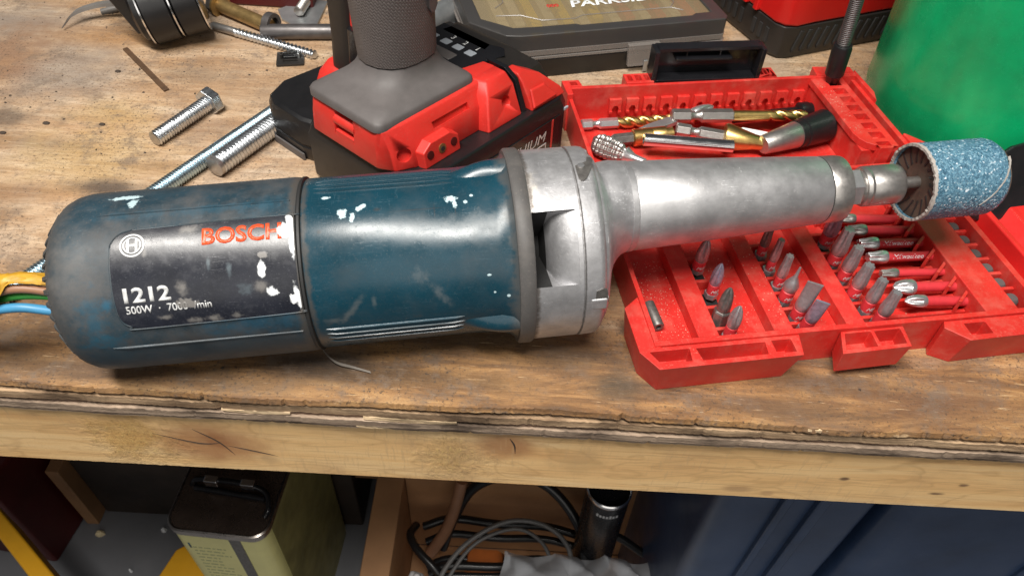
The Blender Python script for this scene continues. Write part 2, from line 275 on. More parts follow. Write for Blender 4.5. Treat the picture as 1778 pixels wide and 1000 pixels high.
def mk_ply(name, a, b, grain=1.0):
    t = NT(name)
    g = t.noise(1.8, 8, .74, t.mapping((.10, .6, 2.6)), .4)
    c = t.ramp(g, [(.30, a), (.62, b)])
    c = t.mix(t.ramp(t.noise(.30, 6, .65, t.mapping((.6,1,2))), [(.48, 0), (.62, .85)]), c, tuple(x*.35 for x in a))
    return t.done(c, .75, 0.0, t.bump(t.math('ADD', g, t.math('MULTIPLY', t.noise(6, 4), .4)), .8, .08))
MT['ply_light'] = mk_ply('ply_light', (.24,.14,.075), (.56,.39,.235))
MT['ply_dark'] = mk_ply('ply_dark', (.085,.052,.036), (.24,.150,.100))
MT['ply_grey'] = mk_ply('ply_grey', (.16,.105,.070), (.46,.345,.25))
MT['ply_bare'] = mk_ply('ply_bare', (.60,.43,.25), (.75,.57,.36))

def mk_pine():
    t = NT('pine_rail')
    g = t.noise(.8, 5, .6, t.mapping((.06, 1, .8)), .8)
    c = t.ramp(g, [(.28, (.72,.41,.165)), (.50, (.86,.56,.255)), (.75, (.90,.66,.36))])
    rings = t.ramp(t.noise(.35, 2, .5, t.mapping((.35, 1, 1)), 1.5), [(.47, 0), (.50, .35), (.53, 0)])
    c = t.mix(rings, c, (.45,.26,.105))
    for (x, z, rx, rz, a, col, w) in [(-15.2, -4.9, 3.3, 1.9, .85, (.44,.205,.085), .18), (-14.8, -4.6, 1.0, .8, .8, (.33,.14,.055), .3), (.1, -3.6, 1.7, 1.2, .85, (.42,.195,.080), .15), (-19.4, -4.6, 1.8, 2.0, .55, (.60,.33,.075), .5), (-2.6, -4.8, 1.2, 1.8, .45, (.58,.37,.14), .5), (-12.4, -6.2, .6, .5, .4, (.45,.3,.16), .3), (12.7, -6.6, .9, .38, .6, (.38,.22,.11), .2), (17.8, -5.0, .28, .18, .9, (.10,.05,.03), .2), (14.3, -6.9, .4, .25, .5, (.36,.2,.1), .2),
                                     (23.0, -6.0, .45, .16, .85, (.13,.07,.04), .3), (24.0, -5.0, .25, .14, .8, (.15,.08,.045), .3), (4.0, -4.9, 1.4, 1.3, .35, (.50,.33,.15), .5)]:
        c = t.mix(t.math('MULTIPLY', t.spot(x, 0, rx, rz, .6, w, 1.0, z=z), a), c, col)
    gl = t.noise(5.0, 6, .72, t.mapping((.035, 1, 1.6)), .5)
    c = t.mix(t.ramp(gl, [(.36, .55), (.47, 0)]), c, (.50,.285,.12))
    saw = t.noise(4.0, 3, .6, t.mapping((1.6, 1, .22), rot=(0, .22, 0)))
    c = t.mix(t.math('MULTIPLY', t.ramp(saw, [(.56, 0), (.66, .45)]), t.ramp(t.noise(.10, 3), [(.45, 0), (.6, 1)])), c, (.60,.39,.20))
    c = t.mix(t.ramp(t.noise(.20, 6, .65), [(.52, 0), (.70, .45)]), c, (.52,.33,.17))
    fz = t.math('ADD', t.math('ADD', t.noise(7, 5, .7), t.math('MULTIPLY', gl, .8)), t.math('MULTIPLY', g, .6))
    tear = t.math('ADD', t.spot(-19.2, 0, 2.4, 2.6, .8, .5, 1.0, z=-5.2), t.spot(-2.6, 0, 1.8, 2.2, .8, .5, 1.0, z=-5.0), True)
    tn = t.noise(3.2, 5, .75, t.mapping((1.6, 1, .5), rot=(0, .35, 0)))
    c = t.mix(t.math('MULTIPLY', t.ramp(tn, [(.52, 0), (.62, .6)]), tear), c, (.78,.55,.20))
    c = t.mix(t.math('MULTIPLY', t.ramp(tn, [(.36, .6), (.44, 0)]), tear), c, (.30,.165,.05))
    h = t.math('ADD', t.math('MULTIPLY', fz, .35), t.math('MULTIPLY', t.math('MULTIPLY', tn, tear), 3.0))
    return t.done(c, .55, 0.0, t.bump(h, .5, .08))
MT['pine'] = mk_pine()
# ------------------------------------------------------------------ geometry helpers (cm)
class G:
    def __init__(s): s.bm = bmesh.new(); s.M = Matrix.Identity(4)
    def v(s, x, y, z): return s.bm.verts.new(s.M @ Vector((x, y, z)))
    def f(s, vs):
        try: return s.bm.faces.new(vs)
        except ValueError: return None
    def box(s, x0, x1, y0, y1, z0, z1):
        a = [s.v(x, y, z) for z in (z0, z1) for (x, y) in ((x0,y0),(x1,y0),(x1,y1),(x0,y1))]
        for q in ((3,2,1,0),(4,5,6,7),(0,1,5,4),(1,2,6,5),(2,3,7,6),(3,0,4,7)): s.f([a[i] for i in q])
        return s
    def prism(s, pts, z0, z1, top=None):
        top = top or pts; n = len(pts)
        a = [s.v(x, y, z0) for x, y in pts]; b = [s.v(x, y, z1) for x, y in top]
        s.f(a[::-1]); s.f(b)
        for i in range(n): s.f([a[i], a[(i+1)%n], b[(i+1)%n], b[i]])
        return s
    def stack(s, layers):              # [(z, [(x,y)...])...] joined in order, capped
        rows = [[s.v(x, y, z) for x, y in pts] for z, pts in layers]; n = len(rows[0])
        s.f(rows[0][::-1]); s.f(rows[-1])
        for r, q in zip(rows, rows[1:]):
            for i in range(n): s.f([r[i], r[(i+1)%n], q[(i+1)%n], q[i]])
        return s
    def lathe(s, prof, seg=32, cap=True, cy=0, cz=0, rf=None):   # along +x; prof [(x, r)]; rf(phi, x) multiplies r
        rows = []
        for x, r in prof:
            rows.append([s.v(x, cy + r*(rf(2*PI*i/seg, x) if rf else 1)*math.cos(2*PI*i/seg), cz + r*(rf(2*PI*i/seg, x) if rf else 1)*math.sin(2*PI*i/seg)) for i in range(seg)])
        for a, b in zip(rows, rows[1:]):
            for i in range(seg): s.f([a[i], b[i], b[(i+1)%seg], a[(i+1)%seg]][::-1])
        if cap: s.f(rows[0][::1]); s.f(rows[-1][::-1])
        return s
    def loft(s, rings, cap=True):      # rings: lists of (x,y,z)
        rows = [[s.v(*p) for p in r] for r in rings]; n = len(rows[0])
        for a, b in zip(rows, rows[1:]):
            for i in range(n): s.f([a[i], a[(i+1)%n], b[(i+1)%n], b[i]])
        if cap: s.f(rows[0][::-1]); s.f(rows[-1])
        return s
    def tube(s, pts, r, seg=10, cap=True):
        P = [Vector(p) for p in pts]; rows = []; nrm = None
        for i, p in enumerate(P):
            t = (P[min(i+1, len(P)-1)] - P[max(i-1, 0)]).normalized()
            if nrm is None: nrm = t.orthogonal().normalized()
            nrm = (nrm - t*nrm.dot(t)).normalized(); bn = t.cross(nrm); rr = r[i] if isinstance(r, (list, tuple)) else r
            rows.append([p + (nrm*math.cos(2*PI*k/seg) + bn*math.sin(2*PI*k/seg))*rr for k in range(seg)])
        return s.loft([[tuple(q) for q in r_] for r_ in rows], cap)
    def field(s, xs, ys, h, z0=0.0):   # stepped block: h(x, y) gives the top of each cell or None
        nx, ny = len(xs)-1, len(ys)-1; cache = {}
        def vv(i, j, z):
            k = (i, j, round(z, 4))
            if k not in cache: cache[k] = s.v(xs[i], ys[j], z)
            return cache[k]
        H = [[h((xs[i]+xs[i+1])/2, (ys[j]+ys[j+1])/2) for j in range(ny)] for i in range(nx)]
        g = lambda i, j: H[i][j] if 0 <= i < nx and 0 <= j < ny else None
        for i in range(nx):
            for j in range(ny):
                t = H[i][j]
                if t is None: continue
                s.f([vv(i,j,t), vv(i+1,j,t), vv(i+1,j+1,t), vv(i,j+1,t)])
                s.f([vv(i,j,z0), vv(i,j+1,z0), vv(i+1,j+1,z0), vv(i+1,j,z0)])
                for (di, dj, a, b) in ((0,-1,(i,j),(i+1,j)), (1,0,(i+1,j),(i+1,j+1)), (0,1,(i+1,j+1),(i,j+1)), (-1,0,(i,j+1),(i,j))):
                    o = g(i+di, j+dj); o = z0 if o is None else o
                    if o < t - 1e-6: s.f([vv(*a, o), vv(*b, o), vv(*b, t), vv(*a, t)])
        return s
def obj(name, g, m, parent=None, smooth=35, bevel=0, seg=2, sub=0, clean=True):
    bm = g.bm if isinstance(g, G) else g
    if clean: bmesh.ops.recalc_face_normals(bm, faces=bm.faces)
    for v in bm.verts: v.co *= S
    me = bpy.data.meshes.new(name); bm.to_mesh(me); bm.free()
    me.materials.append(MT[m] if isinstance(m, str) else m)
    o = bpy.data.objects.new(name, me); COL.objects.link(o)
    if smooth:
        me.shade_smooth()
        if smooth < 180: me.set_sharp_from_angle(angle=R(smooth))
    if parent is not None: o.parent = parent
    if bevel:
        b = o.modifiers.new('bevel', 'BEVEL'); b.width = bevel*S; b.segments = seg; b.limit_method = 'ANGLE'; b.angle_limit = R(35); b.harden_normals = True
    if sub:
        b = o.modifiers.new('sub', 'SUBSURF'); b.levels = sub; b.render_levels = sub
    return o
def thing(name, label, cat, loc=(0,0,0), rot=(0,0,0), group=None):
    o = bpy.data.objects.new(name, None); COL.objects.link(o); o.empty_display_size = .02
    o.location = Vector(loc)*S; o.rotation_euler = rot; return tag(o, label, cat, group)
def tag(o, label, cat, group=None):
    o['label'] = label; o['category'] = cat
    if group: o['group'] = group
    return o
def place(o, loc, rot=(0,0,0)): o.location = Vector(loc)*S; o.rotation_euler = rot; return o
def struct(o): o['kind'] = 'structure'; return o
def dup(src, parent=None, loc=None, rot=None):
    c = src.copy(); COL.objects.link(c); c.parent = parent
    if loc is not None: c.location = Vector(loc)*S
    if rot is not None: c.rotation_euler = rot
    return c
def crv(pts, n=8):                      # Catmull-Rom through pts
    P = [Vector(p) for p in pts]; P = [P[0]*2-P[1]] + P + [P[-1]*2-P[-2]]; out = []
    for i in range(1, len(P)-2):
        a, b, c, d = P[i-1:i+3]
        for k in range(n):
            t = k/n; out.append(.5*((2*b) + (c-a)*t + (2*a-5*b+4*c-d)*t*t + (3*b-a-3*c+d)*t**3))
    out.append(P[-2]); return [tuple(p) for p in out]
def rrect(x0, x1, y0, y1, r, n=4):
    out = []
    for cx, cy, a in ((x1-r, y0+r, -90), (x1-r, y1-r, 0), (x0+r, y1-r, 90), (x0+r, y0+r, 180)):
        for k in range(n+1): out.append((cx + r*math.cos(R(a+90*k/n)), cy + r*math.sin(R(a+90*k/n))))
    return out
def text_bm(txt, size, bold=0.0, shear=0.0, spacing=1.0, extrude=.008, width=None):
    cu = bpy.data.curves.new('t', 'FONT'); cu.body = txt; cu.size = size; cu.offset = bold; cu.shear = shear; cu.space_character = spacing
    cu.extrude = 0; cu.resolution_u = 3; cu.align_x = 'LEFT'
    o = bpy.data.objects.new('t', cu); COL.objects.link(o)
    bpy.context.view_layer.update()
    me = o.evaluated_get(bpy.context.evaluated_depsgraph_get()).to_mesh()
    bm = bmesh.new(); bm.from_mesh(me); o.to_mesh_clear()
    bpy.data.objects.remove(o, do_unlink=True); bpy.data.curves.remove(cu)
    bmesh.ops.remove_doubles(bm, verts=bm.verts, dist=1e-5)
    if extrude:
        r = bmesh.ops.extrude_face_region(bm, geom=bm.faces[:])
        for v in [e for e in r['geom'] if isinstance(e, bmesh.types.BMVert)]: v.co.z += extrude
    if width:
        x0 = min(v.co.x for v in bm.verts); x1 = max(v.co.x for v in bm.verts)
        for v in bm.verts: v.co.x = (v.co.x-x0)*width/(x1-x0)
    return bm
def flat_text(name, txt, size, m, parent, frame, **kw):   # frame: 4x4 whose x/y span the text plane
    bm = text_bm(txt, size, **kw)
    for v in bm.verts: v.co = frame @ v.co
    return obj(name, bm, m, parent, smooth=0)
def frame(o, x, y):                     # text frame from origin and two axis directions
    x = Vector(x).normalized(); y = Vector(y); y = (y - x*y.dot(x)).normalized(); z = x.cross(y)
    M = Matrix((x, y, z)).transposed().to_4x4(); M.translation = Vector(o); return M
def wrap(bm, r, cut=.25):               # flat (t, arc from phi=0 in cm measured as degrees) -> cylinder round x; input x = t, y = phi in degrees, z = height
    for _ in range(3):
        e = [e for e in bm.edges if abs(e.verts[0].co.y - e.verts[1].co.y) > 3.0]
        if not e: break
        bmesh.ops.subdivide_edges(bm, edges=e, cuts=1)
    bmesh.ops.triangulate(bm, faces=bm.faces[:])
    for v in bm.verts:
        t, ph, h = v.co; rr = r(t) + h if callable(r) else r + h
        v.co = Vector((t, rr*math.cos(R(ph)), rr*math.sin(R(ph))))
    return bm
def patch(pts, r, h=.015):              # irregular patch in (t, phi) laid on a cylinder, edges thin
    bm = bmesh.new()
    P = crv([(p[0], p[1], 0) for p in pts] + [(pts[0][0], pts[0][1], 0)], 3)[:-1]
    vs_ = [bm.verts.new((x, y, 0)) for x, y, _ in P]
    bm.faces.new(vs_); bmesh.ops.triangulate(bm, faces=bm.faces[:])
    bmesh.ops.subdivide_edges(bm, edges=bm.edges[:], cuts=1)
    r_ = bmesh.ops.extrude_face_region(bm, geom=bm.faces[:])
    for v in [e for e in r_['geom'] if isinstance(e, bmesh.types.BMVert)]: v.co.z += h
    for v in bm.verts:
        if v.co.z == 0: v.co.z = -.01
    return wrap(bm, r)
def wrap_text(txt, t0, ph, width, height, r, bold=0.0, h=.012, shear=0, spacing=1.0):
    bm = text_bm(txt, 1.0, bold, shear, spacing, extrude=h)
    x0 = min(v.co.x for v in bm.verts); x1 = max(v.co.x for v in bm.verts); y0 = min(v.co.y for v in bm.verts); y1 = max(v.co.y for v in bm.verts)
    k = 180/PI/r
    for v in bm.verts:
        v.co.x = t0 + (v.co.x-x0)*width/(x1-x0); v.co.y = ph + height*k/2 - (v.co.y-y0)*height*k/(y1-y0)
    return wrap(bm, r)
def carve(o, cutters):                  # cut real recesses, then drop the cutting shapes
    bpy.context.view_layer.update()
    for c in cutters:
        m = o.modifiers.new('cut', 'BOOLEAN'); m.operation = 'DIFFERENCE'; m.object = c; m.solver = 'EXACT'
    me = bpy.data.meshes.new_from_object(o.evaluated_get(bpy.context.evaluated_depsgraph_get()))
    o.modifiers.clear(); old = o.data; o.data = me; bpy.data.meshes.remove(old)
    me.shade_smooth(); me.set_sharp_from_angle(angle=R(32))
    for c in cutters: bpy.data.objects.remove(c, do_unlink=True)
    return o
# ------------------------------------------------------------------ the workbench (setting)
rnd = random.Random(3)
def ragged(x0, x1, z0, z1, y_front, y_back, jag, seed, n=1000, chip=0):
    rr = random.Random(seed); g = G(); ph = [rr.uniform(0, 6) for _ in range(4)]
    rows = []
    for i in range(n+1):
        x = x0 + (x1-x0)*i/n
        d = jag*(math.sin(x*.5+ph[0])*.5 + math.sin(x*1.7+ph[1])*.35 + rr.uniform(-.5, .5)*.8)
        if chip and rr.random() < chip: d += jag*rr.uniform(.3, 1.4)
        e = jag*.4*rr.uniform(-1, 1)
        rows.append([(x, y_front+d, z0), (x, y_back, z0), (x, y_back, z1), (x, y_front+d+e, z1)])
    return g.loft(rows)
wb = thing('workbench', 'x', 'x'); del wb['label'], wb['category']; struct(wb)
g = G(); nx, ny = 180, 4
top_rows = []
rr = random.Random(11); rows = []
for i in range(1201):
    x = -75 + 150*i/1200
    d = .05*math.sin(x*.7) + .10*math.sin(x*.23+1) + rr.uniform(-.025, .025)
    if rr.random() < .05: d += rr.uniform(.02, .14)
    rows.append([(x, d, -.30), (x, 90, -.30), (x, 90, 0), (x, d+.05+rr.uniform(0, .06), 0)])
g.loft(rows); obj('top_veneer', g, 'bench', wb, smooth=20)
obj('veneer_layer', ragged(-75, 75, -.62, -.305, .26, 90, .07, 1, chip=.04), 'ply_dark', wb, 20)
obj('veneer_layer', ragged(-75, 75, -1.10, -.625, .02, 90, .05, 2, chip=.03), 'ply_light', wb, 20)
obj('veneer_layer', ragged(-75, 75, -1.42, -1.105, .16, 90, .06, 5, chip=.05), 'ply_dark', wb, 20)
obj('veneer_layer', ragged(-75, 75, -1.86, -1.425, -.03, 90, .05, 4, chip=.03), 'ply_grey', wb, 20)
obj('veneer_layer', ragged(-75, 75, -2.20, -1.865, .08, 90, .05, 8, chip=.04), 'ply_grey', wb, 20)
for (x0, x1, z0, z1, y) in ((-13.6, -10.3, -1.32, -1.14, -.02), (-7.2, -5.6, -2.08, -1.92, -.02), (-6.8, -2.3, -1.40, -1.18, -.03), (-28, -24.5, -.95, -.75, -.04), (14.2, 15.6, -.27, -.08, -.10)):
    g = G(); n = 10; rr = random.Random(int(x0*10)); rows = []
    for i in range(n+1):
        k = i/n; x = x0+(x1-x0)*k; hh = (z1-z0)*(.25+.75*math.sin(PI*min(.97, max(.03, k)))**.5)*(1+rr.uniform(-.15, .15))
        rows.append([(x, y, z1-hh), (x, .2, z1-hh), (x, .2, z1), (x, y+rr.uniform(0, .05), z1)])
    obj('split_sliver', g.loft(rows), 'ply_bare', wb, 0)
g = G()                                  # pine rail under the edge, furry sawn lower arris
rr = random.Random(9); rows = []
for i in range(1201):
    x = -75 + 150*i/1200
    fz = rr.uniform(0, .05) + (.12*rr.random() if -24 < x < -14 else 0)
    rows.append([(x, .46, -7.55-fz), (x, 4.6, -7.5), (x, 4.6, -2.21), (x, .34, -2.21), (x, .30, -7.35-fz*.3)])
obj('front_rail', g.loft(rows), 'pine', wb, 25)
def rail_px(x, z, y=.47): return (x, y, z)
# cracks in the knots
for pts in ([(-15.8,-3.6),(-14.7,-4.7),(-14.0,-6.2)], [(-18.0,-4.2),(-15.8,-4.9),(-14.6,-4.8)], [(-14.4,-5.0),(-13.0,-5.4),(-11.6,-5.9)], [(.3,-2.9),(.55,-3.5),(.62,-4.3)]):
    g = G(); P = crv([(x, .33, z) for x, z in pts], 6); g.tube(P, [.012+.035*math.sin(PI*i/(len(P)-1)) for i in range(len(P))], 5); obj('knot_crack', g, 'crumb', wb, 0)
g = G()                                  # unseen panel added to keep the space below dark
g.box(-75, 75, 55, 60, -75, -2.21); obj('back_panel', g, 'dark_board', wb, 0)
# crumbs, swarf and grime lying on the bench
g = G(); rr = random.Random(5)
def crumb(g, x, y, z, r, rr):
    a = [g.v(x+r*rr.uniform(.6,1.3)*math.cos(q*PI/2+rr.random()), y+r*rr.uniform(.6,1.3)*math.sin(q*PI/2+rr.random()), z) for q in range(4)]
    t = g.v(x+rr.uniform(-.3,.3)*r, y+rr.uniform(-.3,.3)*r, z+r*rr.uniform(.4,1.1))
    for i in range(4): g.f([a[i], a[(i+1)%4], t])
for k in range(420):
    if k < 300: x, y = rr.uniform(-42, -14), rr.uniform(10, 40)
    else: x, y = rr.uniform(-40, 45), rr.uniform(1, 42)
    crumb(g, x, y, .002, rr.choice((.03, .04, .05, .06, .10)) * rr.uniform(.7, 1.2), rr)
o = obj('bench_crumbs', g, 'crumb', None, 0, clean=False); o['kind'] = 'stuff'; tag(o, 'dark crumbs and swarf scattered over the worn plywood bench top', 'crumbs')
for (x, y, r, l) in ((-31.2, 20.5, .22, 0), (-33.4, 19.2, .2, 0), (-27.6, 20.7, .19, 0), (-29.2, 27.2, .2, 0), (-32.7, 10.8, .24, 1), (-27.8, 31.5, .2, 0)):
    g = G(); n = 7; rr = random.Random(int(x*7))
    g.loft([[(math.cos(q*2*PI/n)*r*s_*(1+.3*math.sin(q*2.3)), math.sin(q*2*PI/n)*r*s_*.7, z) for q in range(n)] for s_, z in ((1, 0), (1.05, .05), (.55, .13))])
    w = 'left' if x < -31.5 else 'right'
    lab = {-31.2: 'dark grit crumb left of the brown sliver, middle of a row of three', -33.4: 'dark grit crumb furthest left of the row of three on bench', -27.6: 'dark grit crumb of the row nearest the hex bolt', -29.2: 'dark grit crumb just above the hex bolt row on bench', -32.7: 'greenish crumb at the far left above the grinder', -27.8: 'dark grit crumb below the castor wheels'}[x]
    o = place(obj('grit_crumb', g, 'crumb', None, 40), (x, y, .001)); tag(o, lab, 'crumb', 'grit crumbs on the bench')
# ------------------------------------------------------------------ straight grinder
PH0 = 136.0
gr = thing('straight_grinder', 'old blue straight grinder with aluminium gear case and nose lying across the bench', 'grinder', (-20.95, 2.747, 3.9), (0, -R(1.684), R(9.976)))
# rear cap
def cap_rf(p, x):
    k = math.degrees(p)
    return 1.0
prof = [(1.30, .9), (1.32, 2.6), (1.35, 3.05), (1.44, 3.30), (1.60, 3.55), (1.82, 3.75), (2.15, 3.91), (2.55, 3.99), (3.0, 4.02), (11.4, 4.06), (11.66, 4.03), (11.80, 3.93)]
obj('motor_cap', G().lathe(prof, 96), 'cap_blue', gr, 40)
RB = None
for k in range(36):                       # notched cooling ribs round the rear end
    a = 2*PI*k/36; g = G(); g.M = Matrix.Rotation(a, 4, 'X')
    g.loft([[(1.18, -.12, 2.6), (1.18, .12, 2.6), (1.22, .10, 3.12), (1.22, -.10, 3.12)], [(1.8, -.12, 3.1), (1.8, .12, 3.1), (1.66, .10, 3.64), (1.66, -.10, 3.64)]])
    if RB is None: RB = obj('cooling_rib', g, 'cap_blue', gr, 0, bevel=.03)
    else: g.bm.free(); dup(RB, gr, rot=(a, 0, 0))
# long moulding steps on the cap, above and below the plate
for ph in (93, 181):
    g = G(); n = 40
    ring = []
    for i in range(n+1):
        t = 3.6 + 7.9*i/n; r = 4.04 - max(0, 4.2-t)*.10
        ring.append([(t, (r+h)*math.cos(R(ph+d)), (r+h)*math.sin(R(ph+d))) for d, h in ((-.9, -.02), (-.5, .055), (.5, .055), (.9, -.02))])
    obj('moulding_line', g.loft(ring), 'cap_blue', gr, 50)
obj('sealing_ring', G().lathe([(11.72, 3.9), (11.74, 4.0), (11.80, 4.06), (11.90, 4.06), (11.96, 3.9)], 96), 'rubber_black', gr, 40)
# name plate with raised frame
lab = [(5.19,106.2),(11.42,104.3),(11.60,105.2),(11.70,108.0),(11.72,160.6),(11.62,163.6),(11.33,165.4),(5.2,166.6),(4.75,164.6),(4.42,160.2),(4.33,150),(4.33,120.1),(4.40,113.5),(4.70,108.5)]
bm = bmesh.new()
nt, nph = 30, 26
def inside(t, ph):
    c = False; j = len(lab)-1
    for i in range(len(lab)):
        if (lab[i][1] > ph) != (lab[j][1] > ph) and t < (lab[j][0]-lab[i][0])*(ph-lab[i][1])/(lab[j][1]-lab[i][1]) + lab[i][0]: c = not c
        j = i
    return c
vv = [bm.verts.new((t, p, 0)) for t, p in lab]; bm.faces.new(vv); bmesh.ops.triangulate(bm, faces=bm.faces[:])
bmesh.ops.subdivide_edges(bm, edges=bm.edges[:], cuts=3)
lp = obj('name_plate', wrap(bm, 4.085), 'label_black', gr, 60)
P = crv([(t, p, 0) for t, p in lab] + [(lab[0][0], lab[0][1], 0)], 6)
g = G(); g.tube([(t, 4.075*math.cos(R(p)), 4.075*math.sin(R(p))) for t, p, _ in P], .035, 6, cap=False); obj('plate_frame', g, 'cap_blue', lp, 60)
RL = 4.092
obj('lettering', wrap_text('BOSCH', 7.98, 114.4, 3.22, .76, RL, .030, .005), 'label_orange', lp, 0)
obj('lettering', wrap_text('1212', 4.72, 145.2, 1.85, .64, RL, .034, .005), 'plate_white', lp, 0)
obj('lettering', wrap_text('500W  ·  7000  /min', 4.71, 154.0, 3.40, .36, RL, .018, .005), 'plate_white', lp, 0)
# round emblem: two rings and an armature shape
def ring_patch(t0, ph, r1, r0, name):
    bm = bmesh.new(); n = 40; k = 180/PI/RL
    a = [bm.verts.new((t0+r1*math.cos(2*PI*i/n), ph+r1*k*math.sin(2*PI*i/n), 0)) for i in range(n)]
    b = [bm.verts.new((t0+r0*math.cos(2*PI*i/n), ph+r0*k*math.sin(2*PI*i/n), 0)) for i in range(n)]
    for i in range(n): bm.faces.new([a[i], a[(i+1)%n], b[(i+1)%n], b[i]])
    r_ = bmesh.ops.extrude_face_region(bm, geom=bm.faces[:])
    for v in [e for e in r_['geom'] if isinstance(e, bmesh.types.BMVert)]: v.co.z += .012
    return obj(name, wrap(bm, RL), 'label_white', lp, 0)
ring_patch(5.22, 116.2, .50, .43, 'emblem_ring'); ring_patch(5.22, 116.2, .36, .31, 'emblem_ring')
k = 180/PI/RL
def rect_patch(name, t0, t1, p0, p1, m):
    bm = bmesh.new(); vs_ = [bm.verts.new(c) for c in ((t0,p0,0),(t1,p0,0),(t1,p1,0),(t0,p1,0))]; bm.faces.new(vs_)
    r_ = bmesh.ops.extrude_face_region(bm, geom=bm.faces[:])
    for v in [e for e in r_['geom'] if isinstance(e, bmesh.types.BMVert)]: v.co.z += .013
    return obj(name, wrap(bm, RL), m, lp, 0)
rect_patch('emblem_bar', 5.06, 5.38, 116.2-.05*k, 116.2+.05*k, 'label_white')
for s_ in (-1, 1): rect_patch('emblem_bar', 5.22+s_*.17-.05, 5.22+s_*.17+.05, 116.2-.30*k, 116.2+.30*k, 'label_white')
# motor housing
hp = [(11.9, 3.90), (12.02, 3.96), (18.6, 3.95), (20.2, 3.97), (20.7, 4.02), (20.9, 4.12), (21.0, 4.24)]
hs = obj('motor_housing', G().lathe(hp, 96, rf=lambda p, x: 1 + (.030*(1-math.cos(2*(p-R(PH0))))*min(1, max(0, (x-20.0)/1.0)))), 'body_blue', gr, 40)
for ph in (70, 75, 80, 85, 184, 189, 194, 199):
    g = G(); rows = []
    for i in range(13):
        t = 12.3 + 6.3*i/12; h = .09*min(1, i/1.0, (12-i)/1.0)
        rows.append([(t, (3.94+q)*math.cos(R(ph+d)), (3.94+q)*math.sin(R(ph+d))) for d, q in ((-1.3, -.03), (-.8, h), (.8, h), (1.3, -.03))])
    obj('grip_rib', g.loft(rows), 'body_blue', hs, 50)
for ph in (PH0-62, PH0+58, PH0+150, PH0-150):          # screw bosses running into the flange
    g = G(); rows = []
    for i in range(15):
        k = i/14; t = 18.2 + 2.85*k; hh = .58*math.sin(min(1, k*1.25)*PI/2)**1.3; w = 7.5+3*k
        rows.append([(t, (3.9+hh*math.cos(q*PI/2)**.8 if abs(q) < .98 else 3.9)*math.cos(R(ph+q*w)), (3.9+hh*max(0, math.cos(q*PI/2))**.8)*math.sin(R(ph+q*w))) for q in (-1, -.8, -.5, -.2, .2, .5, .8, 1)])
    obj('screw_boss', g.loft(rows), 'body_blue', hs, 60)
sq = lambda p, x: 1 + .036*(1-math.cos(2*(p-R(PH0))))
obj('flange_ring', G().lathe([(20.95, 4.1), (20.98, 4.28), (21.08, 4.36), (21.60, 4.36), (21.68, 4.30), (21.70, 4.1)], 96, rf=sq), 'flange_grey', gr, 40)
# gear case with a scooped air outlet facing up front
gp = [(21.66, 4.20), (21.70, 4.22), (22.3, 4.22), (23.0, 4.22), (23.6, 4.22), (23.80, 4.22), (23.83, 4.17), (23.88, 4.17), (23.91, 4.24), (24.55, 4.22), (24.72, 4.18), (24.84, 4.06), (24.90, 3.86)]
g = G(); seg = 144; rows = []
for x, r in gp: rows.append([g.v(x, r*sq(2*PI*i/seg, x)*math.cos(2*PI*i/seg), r*sq(2*PI*i/seg, x)*math.sin(2*PI*i/seg)) for i in range(seg)])
i0, i1 = round(118/360*seg), round(163/360*seg)
for a, (ra, rb) in enumerate(zip(rows, rows[1:])):
    for i in range(seg):
        if i0 <= i < i1 and 1 <= a < 4: continue
        g.f([ra[i], ra[(i+1)%seg], rb[(i+1)%seg], rb[i]])
gc = obj('gear_case', g, 'alu', gr, 40)
XS = (21.4, 21.75, 22.28, 22.40, 22.62, 22.95, 23.35, 23.6); RS = (.9, 1.0, 1.3, 2.6, 3.55, 3.92, 4.10, 4.20)
def scoop(a, b, m, name):                 # floor and two cheeks of the outlet between stations a and b
    g = G(); ph = [118+45*k/12 for k in range(13)]
    vg = [[g.v(XS[j], RS[j]*sq(R(p), 0)*math.cos(R(p)), RS[j]*sq(R(p), 0)*math.sin(R(p))) for p in ph] for j in range(a, b+1)]
    for r_, q_ in zip(vg, vg[1:]):
        for k in range(12): g.f([r_[k], r_[k+1], q_[k+1], q_[k]])
    for k, p in ((0, 118), (12, 163)):
        hi = [g.v(XS[j], 4.215*sq(R(p), 0)*math.cos(R(p)), 4.215*sq(R(p), 0)*math.sin(R(p))) for j in range(a, b+1)]
        for j in range(b-a): g.f([vg[j][k], vg[j+1][k], hi[j+1], hi[j]])
    return obj(name, g, m, gc, 30)
scoop(0, 3, 'rubber_black', 'outlet_throat'); scoop(3, 7, 'alu', 'outlet_scoop')  # inner stretch coloured black to paint in the depth's shade
g = G(); g.lathe([(21.45, .5), (21.45, 3.9), (21.5, 3.9)], 48, cap=False); obj('outlet_back_plate', g, 'rubber_black', gc, 0)  # added black plate, paints the opening's inside as shade
